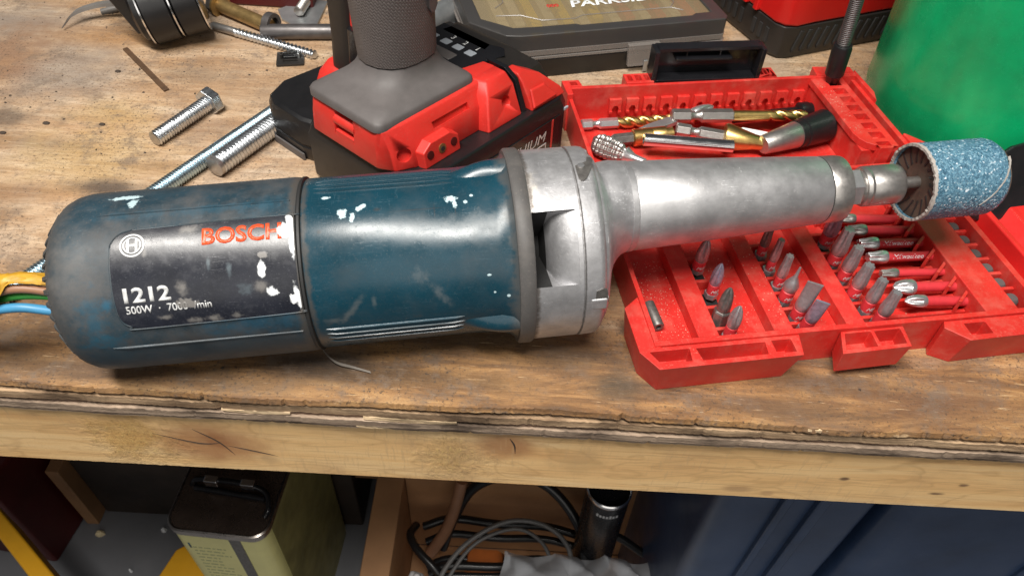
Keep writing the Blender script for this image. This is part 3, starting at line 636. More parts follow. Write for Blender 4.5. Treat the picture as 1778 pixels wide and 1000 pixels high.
# sloping front of the gear case, drawn to the offset nose
OY, OZ = .5, 1.5
def circ(x, r, cy, cz, n=72): return [(x, cy+r*math.cos(2*PI*i/n), cz+r*math.sin(2*PI*i/n)) for i in range(n)]
fr = [(24.85, 3.90, 0), (24.98, 3.86, .01), (25.10, 3.74, .05), (25.22, 3.45, .16), (25.34, 3.10, .36), (25.50, 2.82, .58), (25.70, 2.58, .76), (25.95, 2.40, .90), (26.2, 2.27, .97), (26.5, 2.18, 1.0), (26.6, 2.17, 1.0)]
g = G(); g.loft([[(x, y*(sq(math.atan2(z, y), 0) if x < 25.15 else 1), z*(sq(math.atan2(z, y), 0) if x < 25.15 else 1)) for x, y, z in circ(x, r, OY*k, OZ*k)] for x, r, k in fr])
obj('case_front', g, 'alu', gc, 50)
for ph, s_ in ((62, 1), (178, 1), (300, 1), (238, 1)):      # recessed case screws
    g = G(); g.M = Matrix.Rotation(R(ph), 4, 'X')
    g.box(24.1, 24.92, 3.55, 4.40, -.34, .34)
    pk = obj('screw_pocket', g, 'alu', gc, 0, bevel=.12)
    g = G(); g.M = Matrix.Rotation(R(ph), 4, 'X'); g.lathe([(24.88, .22), (24.98, .22), (25.0, .16)], 16, cy=3.98); obj('case_screw', g, 'bit_dark', pk, 40)
for ph in (128, 160):
    g = G(); rows = []
    for i in range(8):
        p = R(ph + 22*i/7 - 11); rows.append([(24.92+dx, (3.80+dr)*sq(p, 0)*math.cos(p), (3.72+dr)*sq(p, 0)*math.sin(p)) for dx, dr in ((0, .08), (.10, .08), (.12, -.02), (.04, -.05))])
    if ph == 128: obj('case_edge', g.loft(rows), 'bright', gc, 60)
pk = obj('screw_pocket', patch([(24.02,78),(24.0,98),(24.35,98.5),(24.80,86),(24.80,79)], 4.36, .05), 'bit_dark', gc, 40)
g = G(); g.M = Matrix.Rotation(R(88), 4, 'X') @ Matrix.Translation((24.25, 4.40, 0)) @ Matrix.Rotation(PI/2, 4, 'Z'); g.lathe([(-.06, .16), (.06, .16), (.07, .11)], 16); obj('case_screw', g, 'bright', pk, 40)
pk = obj('screw_pocket', patch([(24.35,168),(24.35,176),(24.82,177),(24.82,167)], 4.30, .04), 'bit_dark', gc, 40)
g = G(); g.M = Matrix.Rotation(R(176), 4, 'X') @ Matrix.Translation((24.62, 4.32, 0)) @ Matrix.Rotation(PI/2, 4, 'Z'); g.lathe([(-.06, .12), (.06, .12), (.07, .08)], 14); obj('case_screw', g, 'steel', pk, 40)
# nose barrel and spindle
br = obj('nose_barrel', G().lathe([(26.45, 2.1), (26.55, 2.19), (26.80, 2.17), (26.84, 2.11), (26.92, 2.11), (26.96, 2.14), (30, 2.02), (33, 1.86), (36.3, 1.66), (36.4, 1.62)], 72, cy=OY, cz=OZ), 'alu_bar', gr, 40)
obj('nose_groove', G().lathe([(36.32, 1.55), (36.35, 1.60), (36.47, 1.60), (36.5, 1.55)], 64, cy=OY, cz=OZ), 'rubber_black', br, 40)
obj('nose_collar', G().lathe([(36.44, 1.5), (36.45, 1.62), (36.52, 1.66), (37.20, 1.64), (37.44, 1.60), (37.54, 1.46), (37.56, 1.0)], 72, cy=OY, cz=OZ), 'steel', br, 40)
obj('spindle_neck', G().lathe([(37.5, .80), (39.0, .80)], 36, cy=OY, cz=OZ), 'steel', br, 40)
g = G(); a0 = R(20); g.loft([[(x, OY+r*math.cos(a0+i*PI/3), OZ+r*math.sin(a0+i*PI/3)) for i in range(6)] for x, r in ((37.72, .86), (37.78, .97), (38.35, .97), (38.41, .86))]); obj('spindle_nut', g, 'bright', br, 0, bevel=.03)
obj('collet_nut', G().lathe([(38.55, .70), (38.57, .92), (38.72, 1.0), (38.80, 1.0), (38.84, .97), (38.90, .97), (38.94, 1.0), (40.35, 1.0), (40.50, .95), (40.54, .84), (40.54, .3)], 48, cy=OY, cz=OZ), 'steel', br, 40)
# mains flex, cut open
F0 = Matrix.Identity(4)
def wire(name, pts, r, m): obj(name, G().tube(crv(pts, 10), r, 10), m, gr, 60)
wire('blue_wire', [(2.2, -1.25, -.75), (1.4, -1.35, -.48), (.5, -1.5, -.05), (-.6, -1.5, .33), (-1.8, -1.4, .25), (-3.2, -1.2, -.1), (-6, -.9, -.6)], .21, 'wire_blue')
wire('brown_wire', [(2.2, -.85, -.35), (1.4, -.95, .10), (.4, -1.0, .72), (-.7, -1.0, 1.02), (-1.9, -1.0, .85), (-3.2, -.9, .4), (-6, -.8, 0)], .20, 'wire_brown')
wire('earth_wire', [(2.2, -.8, -.5), (1.2, -.9, -.05), (.2, -.95, .38), (-.9, -.95, .52), (-2.2, -.9, .30), (-6, -.7, -.1)], .17, 'wire_green')
g = G(); rows = []
rr = random.Random(4)
P = crv([(2.0, -.55, .30), (1.3, -.62, .62), (.4, -.70, 1.22), (-.7, -.75, 1.50), (-1.5, -.80, 1.25), (-2.2, -.9, .55), (-3.5, -.95, .2), (-6.5, -.9, -.2)], 6)
for i, (x, y, z) in enumerate(P):
    k = min(1, max(0, (-.9-x)/.9)); a0, a1 = R(25-110*k), R(150+85*k); q = .34 + .40*k; ring = []
    cz_ = z - .25 - .15*k
    for j in range(13):
        a = a0+(a1-a0)*j/12; w = 1+rr.uniform(-.10, .10); ring.append((x+rr.uniform(-.03, .03), y+q*1.15*math.cos(a)*w, cz_+q*math.sin(a)*w))
    for j in range(12, -1, -1):
        a = a0+(a1-a0)*j/12; ring.append((x, y+(q*1.15-.09)*math.cos(a), cz_+(q-.09)*math.sin(a)))
    rows.append(ring)
obj('cut_sheath', g.loft(rows), 'sheath_yellow', gr, 30)
# sanding drum held in the collet
dr = thing('sanding_drum', 'flap-edged sanding drum with blue grit sleeve fitted to the grinder spindle', 'sanding drum', (-20.95, 2.747, 3.9), (0, -R(1.684), R(9.976)))
obj('shank', G().lathe([(40.2, .29), (42.2, .29)], 24, cy=OY, cz=OZ), 'steel', dr, 40)
g = G(); n, seg = 70, 160; rr = random.Random(2)
hN = [[rr.random() for _ in range(seg)] for _ in range(n+1)]
rows = []
for i in range(n+1):
    x = 41.33 + 3.95*i/n; rr_ = 1.90 - .18*max(0, (i-n*.90)/(n*.10))**2
    rows.append([(x, OY+(rr_+.035*hN[i][k]**3)*math.cos(2*PI*k/seg), OZ+(rr_+.035*hN[i][k]**3)*math.sin(2*PI*k/seg)) for k in range(seg)])
rows.append(circ(45.30, 1.62, OY, OZ, seg))
rows = [circ(41.95, 1.78, OY, OZ, seg), circ(41.35, 1.80, OY, OZ, seg)] + rows
obj('abrasive_sleeve', g.loft(rows, cap=False), 'grit', dr, 180)
g = G(); rows = []; seg = 120
for k in range(seg+1):
    a = 2*PI*k/seg; j = rr.uniform(-.035, .05)
    rows.append([(41.25+j, OY+1.79*math.cos(a), OZ+1.79*math.sin(a)), (41.25+j, OY+1.92*math.cos(a), OZ+1.92*math.sin(a)), (41.40+rr.uniform(-.04, .04), OY+1.945*math.cos(a), OZ+1.945*math.sin(a)), (41.40, OY+1.80*math.cos(a), OZ+1.80*math.sin(a))])
obj('sleeve_edge', g.loft(rows), 'grit_edge', dr, 60)
g = G(); rows = []                        # diagonal lap joint of the sleeve
for k in range(30):
    a = R(112 + 72*k/29); x = 45.22 - 1.3*(k/29)**1.6
    rows.append([(x+dx, OY+q*math.cos(a), OZ+q*math.sin(a)) for dx, q in ((-.05+rr.uniform(-.03,.03), 1.88), (-.03+rr.uniform(-.02,.02), 1.935), (.03+rr.uniform(-.02,.02), 1.935), (.05+rr.uniform(-.03,.03), 1.88))])
obj('sleeve_joint', g.loft(rows), 'grit_edge', dr, 60)
cr = obj('rubber_core', G().lathe([(41.67, .30), (41.65, 1.0), (41.57, 1.4), (41.53, 1.78), (45.35, 1.70), (45.42, 1.3), (45.42, .3)], 64, cy=OY, cz=OZ), 'core_rubber', dr, 50)
for k in range(18):                       # slits cut in the core
    a = 2*PI*k/18 + .15; g = G()
    rows = []
    for q in range(5):
        r = .95 + .80*q/4; aa = a + .22*q/4; x = 41.65 - .12*(r-.95)/.8
        c_, s_ = math.cos(aa), math.sin(aa); w = .05
        rows.append([(x-.03, OY+r*c_-w*s_, OZ+r*s_+w*c_), (x-.03, OY+r*c_+w*s_, OZ+r*s_-w*c_), (x+.06, OY+r*c_+w*s_, OZ+r*s_-w*c_), (x+.06, OY+r*c_-w*s_, OZ+r*s_+w*c_)])
    obj('core_slit', g.loft(rows), 'rubber_black', cr, 0)
# frayed strip caught under the grinder
g = G(); rows = []
for i, (x, y, z) in enumerate(crv([(-9.4, 3.2, .25), (-8.9, 2.55, .30), (-8.3, 2.1, .22), (-7.5, 1.95, .12), (-6.6, 1.75, .06)], 6)):
    w = .28*(1-.55*i/24); rows.append([(x-.3*w, y+w*.5, z), (x+.3*w, y-w*.5, z+.02), (x+.3*w, y-w*.5, z+.05), (x-.3*w, y+w*.5, z+.03)])
tag(obj('frayed_strip', g.loft(rows), 'fabric_grey', None, 60), 'short frayed grey strip poking out from under the blue grinder', 'strip')
# ------------------------------------------------------------------ red bit case, opened flat
CL, CR = (6.3, 1.8, 0), R(10.5)
CM = Matrix.Translation(Vector(CL)) @ Matrix.Rotation(CR, 4, 'Z')
def cw(u, v, z): return tuple(CM @ Vector((u, v, z)))
def plate(g, outer, holes, z0, z1, hz, bottom=None):
    bm = g.bm; bottom = bottom or outer
    def loop(pts, z): return [g.v(x, y, z) for x, y in pts]
    to = loop(outer, z1); hl = [loop(h, z1) for h in holes]; ed = []
    for L in [to] + hl: ed += [bm.edges.new((L[i], L[(i+1) % len(L)])) for i in range(len(L))]
    bmesh.ops.triangle_fill(bm, edges=ed, use_beauty=True)
    bo = loop(bottom, z0); n = len(to); g.f(bo[::-1])
    for i in range(n): g.f([bo[i], bo[(i+1)%n], to[(i+1)%n], to[i]])
    for k, (L, h) in enumerate(zip(hl, holes)):
        fl = loop(h, hz[k] if isinstance(hz, (list, tuple)) else hz); m = len(L); g.f(fl)
        for i in range(m): g.f([L[i], L[(i+1)%m], fl[(i+1)%m], fl[i]])
    return g
rc = lambda a, b, c, d: [(a, c), (b, c), (b, d), (a, d)]
case = thing('bit_case', 'open red plastic bit case full of screwdriver bits under the grinder nose', 'bit case', CL, (0, 0, CR))
us = [.68, .92, 17.75, 18.0, 20.85, 21.2]; vs2 = [.62, .90, 13.35, 13.62, 22.0, 22.25]
def th(u, v):
    if v > 22: return 2.8
    if v < .9: return 2.28
    if u < .92: return 2.45 if v > 13.5 else 2.32
    if u > 20.85: return 2.45 if v > 13.5 else 2.35
    if 13.35 < v < 13.62: return 1.75
    return .40
obj('tray', G().field(us, vs2, th), 'case_red', case, 0, bevel=.05)
def block(name, outer, holes, z1, hz, inset, z0=0):
    cx = sum(p[0] for p in outer)/len(outer); cy = sum(p[1] for p in outer)/len(outer)
    bt = [(x + inset[0]*(1 if x < cx else -1), y + inset[1]*(1 if y < cy else 0)) for x, y in outer]
    return obj(name, plate(G(), outer, holes, z0, z1, hz, bt), 'case_red', case, 0, bevel=.045)
block('corner_block', [(.55,-.68),(7.62,-.62),(7.88,.60),(.96,.60),(.96,3.70),(.66,3.84),(-.15,3.2),(-.12,.4)], [[(.72,-.34),(2.22,-.34),(2.30,.38),(.36,.38)], [(2.75,-.36),(5.95,-.36),(6.05,.36),(2.62,.36)], rc(6.38,7.36,-.36,.40)], 2.18, [1.30, .95, 1.2], (.30, .40))
block('clip_block', [(9.55,-.72),(13.15,-.66),(13.35,.60),(10.05,.60)], [[(9.86,-.48),(11.48,-.46),(11.56,.46),(10.22,.46)], [(11.68,-.46),(13.0,-.43),(13.12,.46),(11.74,.46)]], 2.10, 1.15, (.12, .10), .55)
block('hinge_block', [(15.3,.2),(16.2,-.70),(17.9,-.66),(21.8,-.60),(21.8,.60),(15.5,.60)], [rc(16.45,17.60,-.36,.36)], 2.16, 1.2, (.05, .35))
# rear rim with its steps and lugs
block('rim_step', [(.55,21.3),(.95,21.3),(.95,22.26),(1.75,22.26),(1.62,23.0),(.45,23.0)], [[(1.0,22.38),(1.45,22.38),(1.40,22.85),(.95,22.85)]], 2.84, 2.1, (0, 0))
g = G(); g.box(1.7, 18.3, 22.26, 22.62, .2, 2.62); obj('rear_ledge', g, 'case_red', case, 0, bevel=.05)
for a, b in ((4.75, 6.65), (14.1, 15.35)):
    block('hinge_lug', rc(a, b, 22.2, 23.35), [rc(a+.22, a+.52, 22.5, 23.2), rc(b-.52, b-.22, 22.5, 23.2), rc((a+b)/2-.2, (a+b)/2+.2, 22.5, 23.2)], 2.92, 2.2, (0, 0))
g = G(); g.prism([(18.3,22.2),(21.15,22.2),(21.15,23.1),(18.45,23.35)], .2, 2.86); obj('rear_corner', g, 'case_red', case, 0, bevel=.05)
g = G(); g.prism([(21.15,19.0),(21.15,22.3),(21.45,22.9),(21.5,20.0)], .2, 2.75); obj('rim_step', g, 'case_red', case, 0, bevel=.05)
g = G(); g.prism([(21.15,13.4),(22.2,13.2),(22.2,14.3),(21.3,15.4),(21.15,15.4)], .2, 2.62); obj('rim_step', g, 'case_red', case, 0, bevel=.05)
# strip of square sockets in the rear compartment
ho = [rc(18.75, 19.62, 21.0-1.02*k-.02, 21.0-1.02*k+.66) for k in range(8)]
strip = [(17.75,22.0),(17.75,15.6),(17.86,15.0),(18.15,14.5),(18.6,14.2),(20.05,13.95),(20.05,22.0)]
obj('socket_strip', plate(G(), strip[::-1], ho, 2.30, 2.76, .9), 'case_red', case, 0, bevel=.035)
g = G(); g.box(17.9, 19.95, 14.3, 21.98, .42, 2.29); obj('strip_body', g, 'case_red', case, 0, bevel=.03)
for k in range(12):                       # spring clips moulded on the rear wall
    u = 4.05 + 1.19*k
    g = G(); g.M = Matrix.Translation((u, 21.98, 0))
    pr = [(-.42, .95), (-.42, 1.95), (.42, 1.95), (.42, .95), (.20, .95), (.22, 1.30), (.10, 1.52), (-.10, 1.52), (-.22, 1.30), (-.20, .95)]
    a = [g.v(x, -.34 if z < 1.6 else -.22, z) for x, z in pr]; b = [g.v(x, .02, z) for x, z in pr]
    n = len(pr); g.f(a); g.f(b[::-1])
    for i in range(n): g.f([a[i], b[i], b[(i+1)%n], a[(i+1)%n]])
    obj('bit_clip', g, 'case_red', case, 0, bevel=.03)
    g = G(); g.M = Matrix.Translation((u, 21.98, 0))
    for q in (-.31, .31): g.box(q-.10, q+.10, -.44, -.30, .98, 1.16)
    obj('clip_foot', g, 'case_red', case, 0, bevel=.02)
# dividers that carry the upright bits
UP = {0: [(4.98,6.58), (5.12,4.71), (4.92,2.85), (5.03,1.80)], 1: [(8.86,7.25), (8.86,6.05), (8.84,4.85), (8.84,3.85), (8.95,2.62), (9.08,1.87)], 2: [(12.90,7.75), (12.66,6.20), (12.64,4.96), (12.60,3.72), (12.82,2.66), (13.02,1.76)]}
for i, (a, b) in enumerate(((3.42, 4.50), (7.38, 8.40), (11.26, 12.26))):
    g = G(); g.box(a, b, .93, 13.33, .42, 1.22); dv = obj('divider', g, 'case_red', case, 0, bevel=.05)
    vsn = [v for _, v in UP[i]]
    cuts = [(p+q)/2 for p, q in zip(vsn, vsn[1:])] + [vsn[0]+.75]
    for c in cuts:
        g = G(); g.box(b-.02, b+1.12, c-.10, c+.10, .42, 1.02); obj('socket_wall', g, 'case_red', dv, 0, bevel=.03)
    for u, v in UP[i]:
        g = G(); g.box(u-.46, u+.40, v-.40, v+.40, .41, .52); obj('socket_pad', g, 'rubber_black', dv, 0)
# bed for the long bits, on the right
HB = [((14.14,9.27),(17.9,8.95)), ((14.32,8.25),(18.2,7.98)), ((14.45,7.08),(18.25,6.95)), ((14.47,6.02),(18.3,5.86)), ((14.59,4.75),(18.3,4.60)), ((14.77,3.70),(18.4,3.50)), ((14.88,2.70),(18.4,2.42))]
g = G(); g.box(18.2, 20.02, .93, 13.3, .42, 2.02); obj('end_band', g, 'case_red', case, 0, bevel=.06)
for k in range(8):
    v = 9.6 - 1.07*k
    g = G(); g.box(13.7, 18.18, v-.10, v+.10, .42, .98); obj('bed_ridge', g, 'case_red', case, 0, bevel=.03)
    g = G(); g.prism([(17.35, v-.05), (17.5, v-.14), (18.19, v+.42), (18.19, v+.64)], .42, 1.85); obj('gusset', g, 'case_red', case, 0, bevel=.03)
g = G(); g.box(13.4, 18.18, 9.75, 13.3, .42, .80); obj('bed_step', g, 'case_red', case, 0, bevel=.04)
for k in range(10):
    v = 2.06 + 1.115*k
    g = G(); g.stack([(1.20, rrect(20.06, 20.80, v-.36, v+.36, .3)), (1.62, rrect(20.06, 20.80, v-.36, v+.36, .3)), (1.76, rrect(20.16, 20.70, v-.26, v+.26, .2))]); obj('rubber_stop', g, 'rubber_grey', case, 40)
    g = G(); g.box(20.02, 20.84, v+.46, v+.66, .42, 1.86); obj('stop_bar', g, 'case_red', case, 0, bevel=.03)
# lid half lying open on the right
g = G(); g.field([21.45, 22.55, 22.95, 33.2, 33.6], [.5, .9, 12.6, 13.0], lambda u, v: None if False else (2.2 if (u < 22.95 and u > 22.55) or u > 33.2 or v < .9 or v > 12.6 else (.9 if u < 22.6 else 1.0)))
lid = obj('lid', g, 'lid_red', case, 0, bevel=.12, seg=3)
g = G(); g.stack([(1.0, rrect(23.6, 32.8, 1.6, 12.2, .8)), (1.9, rrect(24.6, 32.2, 2.6, 11.6, .8))]); obj('lid_panel', g, 'lid_red', lid, 40, bevel=.15, seg=3)
# black hinged latch standing up behind the rear rim
g = G(); g.M = Matrix.Translation((4.75, 23.40, 0)) @ Matrix.Rotation(R(-1), 4, 'Z')
la = obj('latch', (lambda q: (q.prism([(1.95,0),(9.2,0),(9.2,.20),(1.95,.20)], 2.55, 5.0), q)[1])(g), 'black_gloss', case, 0, bevel=.04)
def lp_(name, x0, x1, y0, y1, z0, z1, m='black_gloss', bv=.05):
    g = G(); g.M = Matrix.Translation((4.75, 23.40, 0)) @ Matrix.Rotation(R(-1), 4, 'Z'); g.box(x0, x1, y0, y1, z0, z1); return obj(name, g, m, la, 0, bevel=bv)
lp_('latch_end', 1.72, 2.05, -1.0, .2, 2.5, 4.95); lp_('latch_end', 9.1, 9.4, -.95, .2, 2.6, 4.9)
lp_('latch_top', 2.05, 9.1, -.62, 0, 4.72, 5.0); lp_('latch_shelf', 2.1, 9.05, -1.0, -.02, 2.62, 2.92, 'black_gloss')
lp_('latch_shelf', 3.3, 7.2, -.75, -.02, 4.10, 4.30); lp_('latch_rib', 4.0, 4.08, -.55, -.02, 4.3, 4.72, bv=.01); lp_('latch_rib', 6.3, 6.38, -.55, -.02, 4.3, 4.72, bv=.01)
for a in (3.4, 5.8): lp_('latch_tooth', a, a+1.5, -1.08, -.9, 2.45, 2.75, bv=.03)
# grinding dust and chips in the tray
g = G(); rr = random.Random(31)
for k in range(900):
    u, v = (rr.uniform(1.0, 3.4), rr.uniform(1, 8)) if k < 300 else ((rr.uniform(5, 11.2), rr.uniform(1, 9)) if k < 620 else (rr.uniform(13.2, 18), rr.uniform(1, 9)))
    z = .405
    if 7.38 < u < 8.4 or 11.26 < u < 12.26: z = 1.225
    if rr.random() < .10: u, v, z = rr.uniform(17.8, 18.7), rr.uniform(15.5, 21.5), 2.765
    crumb(g, u, v, z, rr.uniform(.014, .034), rr)
o = obj('tray_dust', g, 'dustbit', case, 0, clean=False); o['kind'] = 'stuff'

# ------------------------------------------------------------------ screwdriver bits
def star(kind, r, k, n=48):
    out = []
    for i in range(n):
        a = 2*PI*i/n
        if kind == 'torx': q = r*(1 - .34*k*((1-math.cos(6*a))/2)**1.3)
        elif kind == 'cross': q = r*(1 - .62*k*((1-math.cos(4*a))/2)**2.2)
        elif kind == 'hex': q = r*.93/max(abs(math.cos(((a) % (PI/3)) - PI/6)), .5)*(1 if k else 1)
        else: q = r
        out.append((q*math.cos(a), q*math.sin(a)))
    return out
def slot(r, k, n=24):                    # round to blade
    out = []
    for i in range(n):
        a = 2*PI*i/n; x, y = math.cos(a), math.sin(a)
        out.append((r*((1-k)*x + k*math.copysign(abs(x)**.3, x)), r*((1-k)*y + k*.16*math.copysign(abs(y)**.3, y))))
    return out
def tip_loft(g, kind, L, r):              # along +z from 0 to L
    if kind == 'torx': R_ = [(0, .82, 0), (.05, .93, 0), (.22, 1.0, .12), (.45, .93, .7), (.65, .82, 1), (.97, .76, 1), (1, .72, 1)]
    elif kind == 'cross': R_ = [(0, .85, 0), (.06, .93, 0), (.25, 1.0, .15), (.50, .97, .8), (.78, .70, 1), (.95, .34, 1), (1, .16, .9)]
    if kind in ('torx', 'cross'): g.loft([[(x, y, L*z) for x, y in star(kind, r*q, k)] for z, q, k in R_])
    elif kind == 'slot': g.loft([[(x, y, L*z) for x, y in slot(r*q, k)] for z, q, k in ((0, .85, 0), (.06, .95, 0), (.25, 1, .1), (.6, 1.02, .75), (1, 1.0, 1))])
    elif kind == 'chisel': g.loft([[(x, y, L*z + (0 if z < .99 else x*.35)) for x, y in slot(r*q, k)] for z, q, k in ((0, .85, 0), (.06, .95, 0), (.22, 1, .1), (.35, .98, .5), (1, 1.0, 1))])
    elif kind == 'awl': g.loft([[(x, y, L*z) for x, y in star('round', r*q, 0)] for z, q, k in ((0, .8, 0), (.08, .95, 0), (.25, 1, 0), (.45, .62, 0), (.62, .26, 0), (.97, .16, 0), (1, .12, 0))])
    return g
BITS = [  # divider, index, tip, height, radius, material, label, rotation, tilt
 (0, 0, 'cross', 1.49, 0.37, 'bit_steel', 'pale cross-head bit standing half under the grinder nose, left divider', .3, (.05, 0)),
 (0, 1, 'cross', 1.39, 0.32, 'bit_blue', 'bluish cross-head bit standing alone in the left divider', .6, (0, .04)),
 (0, 2, 'cross', 1.49, 0.37, 'bit_dark', 'dark worn cross-head bit on a thick bare hex body', .2, (-.06, .05)),
 (0, 3, 'cross', 1.39, 0.33, 'bit_steel', 'cross-head bit nearest the front rim in the left divider', .8, (0, .05)),
 (1, 0, 'torx', 1.43, 0.28, 'bit_dark', 'shadowed star bit right under the grinder nose, middle divider', .1, (0, 0)),  # darker steel puts the nose's shadow into this bit's colour
 (1, 1, 'torx', 1.49, 0.25, 'bit_steel', 'slim star bit second from the nose in the middle divider', .3, (0, .03)),
 (1, 2, 'torx', 1.49, 0.28, 'bit_steel', 'slim star bit just behind the needle-pointed bit', .3, (0, .02)),
 (1, 3, 'awl', 1.64, 0.38, 'bit_steel', 'needle-pointed bit with wide cone base in the middle divider', 0, (0, .04)),
 (1, 4, 'chisel', 1.89, .38, 'bit_steel', 'wide flat-blade bit with slanted grey blade', -.9, (0, .06)),
 (1, 5, 'slot', 1.46, .34, 'bit_blue', 'pale flat-blade bit nearest the front rim, middle divider', -.5, (.05, .10)),
 (2, 0, 'torx', 1.64, 0.42, 'bit_blue', 'purplish star bit partly behind the nose, first of the right divider', .2, (0, .03)),
 (2, 1, 'torx', 1.75, 0.42, 'bit_steel', 'large star bit second in the right divider, red band facing out', .1, (0, .02)),
 (2, 2, 'torx', 1.59, 0.38, 'bit_steel', 'star bit third from the nose in the right divider', .3, (0, .03)),
 (2, 3, 'torx', 1.54, 0.37, 'bit_steel', 'star bit fourth from the nose in the right divider', .2, (0, .04)),
 (2, 4, 'torx', 1.49, 0.35, 'bit_steel', 'star bit second from the front rim in the right divider', .5, (0, .05)),
 (2, 5, 'torx', 1.54, 0.35, 'bit_steel', 'star bit nearest the front rim in the right divider', .2, (0, .06)),
]
MT['bit_red'] = mat('bit_red', (.58, .035, .045), .45, var=.1, vs=3)
for d, i, kind, hgt, r, m, lb, rz, (tx, ty) in BITS:
    u, v = UP[d][i]
    t = thing('screwdriver_bit', lb, 'bit', cw(u, v, .80), (tx, ty, CR+rz), 'screwdriver bits standing in the case')
    if m == 'bit_dark' and d == 0:
        g = G(); g.loft([[(x, y, z) for x, y in star('hex', q, 1, 6)] for z, q in ((0, .42), (.85, .42), (.95, .36))]); obj('hex_shank', g, m, t, 0, bevel=.03)
        g = G(); g.M = Matrix.Translation((0, 0, .93)); obj('tip', tip_loft(g, kind, hgt, r), m, t, 30)
        continue
    g = G(); g.loft([[(x, y, z) for x, y in star('hex', .34, 1, 6)] for z in (0, .30)]); obj('hex_shank', g, 'bit_steel', t, 0)
    cr_ = min(r*.92, .38)
    g = G(); g.loft([[(cr_*q*math.cos(2*PI*k/20), cr_*q*math.sin(2*PI*k/20), z) for k in range(20)] for z, q in ((.28, .9), (.31, 1), (.92, 1), (.95, .9))]); co = obj('colour_band', g, 'bit_red', t, 40)
    g = G(); g.M = Matrix.Translation((0, 0, .94)); obj('tip', tip_loft(g, kind, hgt, r), m, t, 30)
    bm = text_bm('Milw', .30, .0, .35, extrude=.005); a0 = -PI/2-.55-rz-CR
    for w in bm.verts:
        a = a0 + w.co.x/cr_; q = cr_+.004+w.co.z; w.co = Vector((q*math.cos(a), q*math.sin(a), .45+w.co.y))
    obj('lettering', bm, 'label_white', co, 0)
HT = ['cross', 'torx', 'torx', 'torx', 'torx', 'cross', 'cross']; HRr = [.33, .37, .40, .38, .28, .46, .37]
HLb = ['long bit half hidden below the spindle, furthest back of the row', 'long star bit second from the back in the right bed', 'long star bit with lettered shank, third from the back', 'long star bit with bold lettered shank in the middle of the row', 'long bit with the thinnest star tip', 'long bit with the largest cross tip', 'long cross-tip bit nearest the front rim']
for k, ((a, b), (c, d)) in enumerate(HB):
    A_, B_ = Vector(cw(a, b, 1.42)), Vector(cw(c, d, 1.30)); dirv = (A_-B_); L = dirv.length
    t = thing('screwdriver_bit', HLb[k], 'bit', B_, dirv.to_track_quat('Z', 'Y').to_euler(), 'long bits lying in the case')
    rs = .21 if HRr[k] < .3 else .27
    tl = 1.10 if k != 4 else .95
    sh = obj('shank', G().loft([[(rs*math.cos(2*PI*q/20), rs*math.sin(2*PI*q/20), z) for q in range(20)] for z in (-.05, L-tl)]), 'bit_red', t, 40)
    g = G(); g.M = Matrix.Translation((0, 0, L-tl-.01)); obj('tip', tip_loft(g, HT[k], tl, HRr[k]), 'bright' if k in (2, 3, 5, 6) else 'steel', t, 30)
    if k in (2, 3):
        Mi = (Matrix.Translation(B_) @ dirv.to_track_quat('Z', 'Y').to_matrix().to_4x4()).inverted()
        toward = Vector((0, -19.5, 29)) - B_; ld = (Mi.to_3x3() @ toward); a0 = math.atan2(ld.y, ld.x)
        bm = text_bm('Milwaukee', .36, .0, .3, extrude=.004, width=1.8)
        x1 = 1.75
        for w in bm.verts:
            a = a0 + (w.co.y-.12)/rs; q = rs+.004+w.co.z; w.co = Vector((q*math.cos(a), q*math.sin(a), L-tl-.25-w.co.x))
        obj('lettering', bm, 'white_paint', sh, 0)
# ------------------------------------------------------------------ loose drills and holders at the back of the case
def along(name, lab, cat, p, q, roll=0):     # thing whose local +x runs from p to q (case coordinates)
    a, b = Vector(cw(*p)), Vector(cw(*q)); t = thing(name, lab, cat, a, (b-a).to_track_quat('X', 'Z').to_euler(), 'loose drills and holders in the case'); return t, (b-a).length
def hexx(g, x0, x1, r, a=0): return g.loft([[(x, q*math.cos(a+i*PI/3), q*math.sin(a+i*PI/3)) for i in range(6)] for x, q in ((x0, r*.8), (x0+.1, r), (x1-.1, r), (x1, r*.8))])
def twist(g, x0, x1, r, turns, n=60, m=20):
    rows = []
    for j in range(n+1):
        k = j/n; tw = turns*2*PI*k; q = r*(1 if k < .93 else max(.08, (1-k)/.07)); ring = []
        for i in range(m):
            a = 2*PI*i/m; f = 1 - .42*max(0, math.cos(2*a))**1.2; ring.append((x0+(x1-x0)*k, q*f*math.cos(a+tw), q*f*math.sin(a+tw)))
        rows.append(ring)
    return g.loft(rows)
def hexshank(t, x0, x1, r, m='bright'):
    d = x1-x0
    g = G(); hexx(g, x0, x0+.32*d, r); o = obj('hex_shank', g, m, t, 0, bevel=.02)
    g = G(); g.lathe([(x0+.30*d, r*.8), (x0+.35*d, r*.62), (x0+.43*d, r*.62), (x0+.48*d, r*.85)], 16); obj('shank_groove', g, m, o, 40)
    g = G(); hexx(g, x0+.47*d, x1, r); obj('shank_body', g, m, o, 0, bevel=.02)
t, L = along('twist_drill', 'gold twist drill on a hex shank lying furthest back, left', 'drill bit', (1.5,20.7,.85), (9.2,20.75,.85)); hexshank(t, 0, 2.6, .36); obj('flutes', twist(G(), 2.5, L, .40, 2.6), 'gold', t, 45)
t, L = along('twist_drill', 'gold twist drill tip showing behind the black holder rod', 'drill bit', (9.5,20.9,.75), (17.0,20.7,1.0)); obj('flutes', twist(G(), 0, L, .26, 3.5), 'gold', t, 45)
t, L = along('double_ended_bit', 'long silver cross-head bit lying slantwise across the drills', 'bit', (4.4,18.9,1.05), (10.5,20.7,1.75))
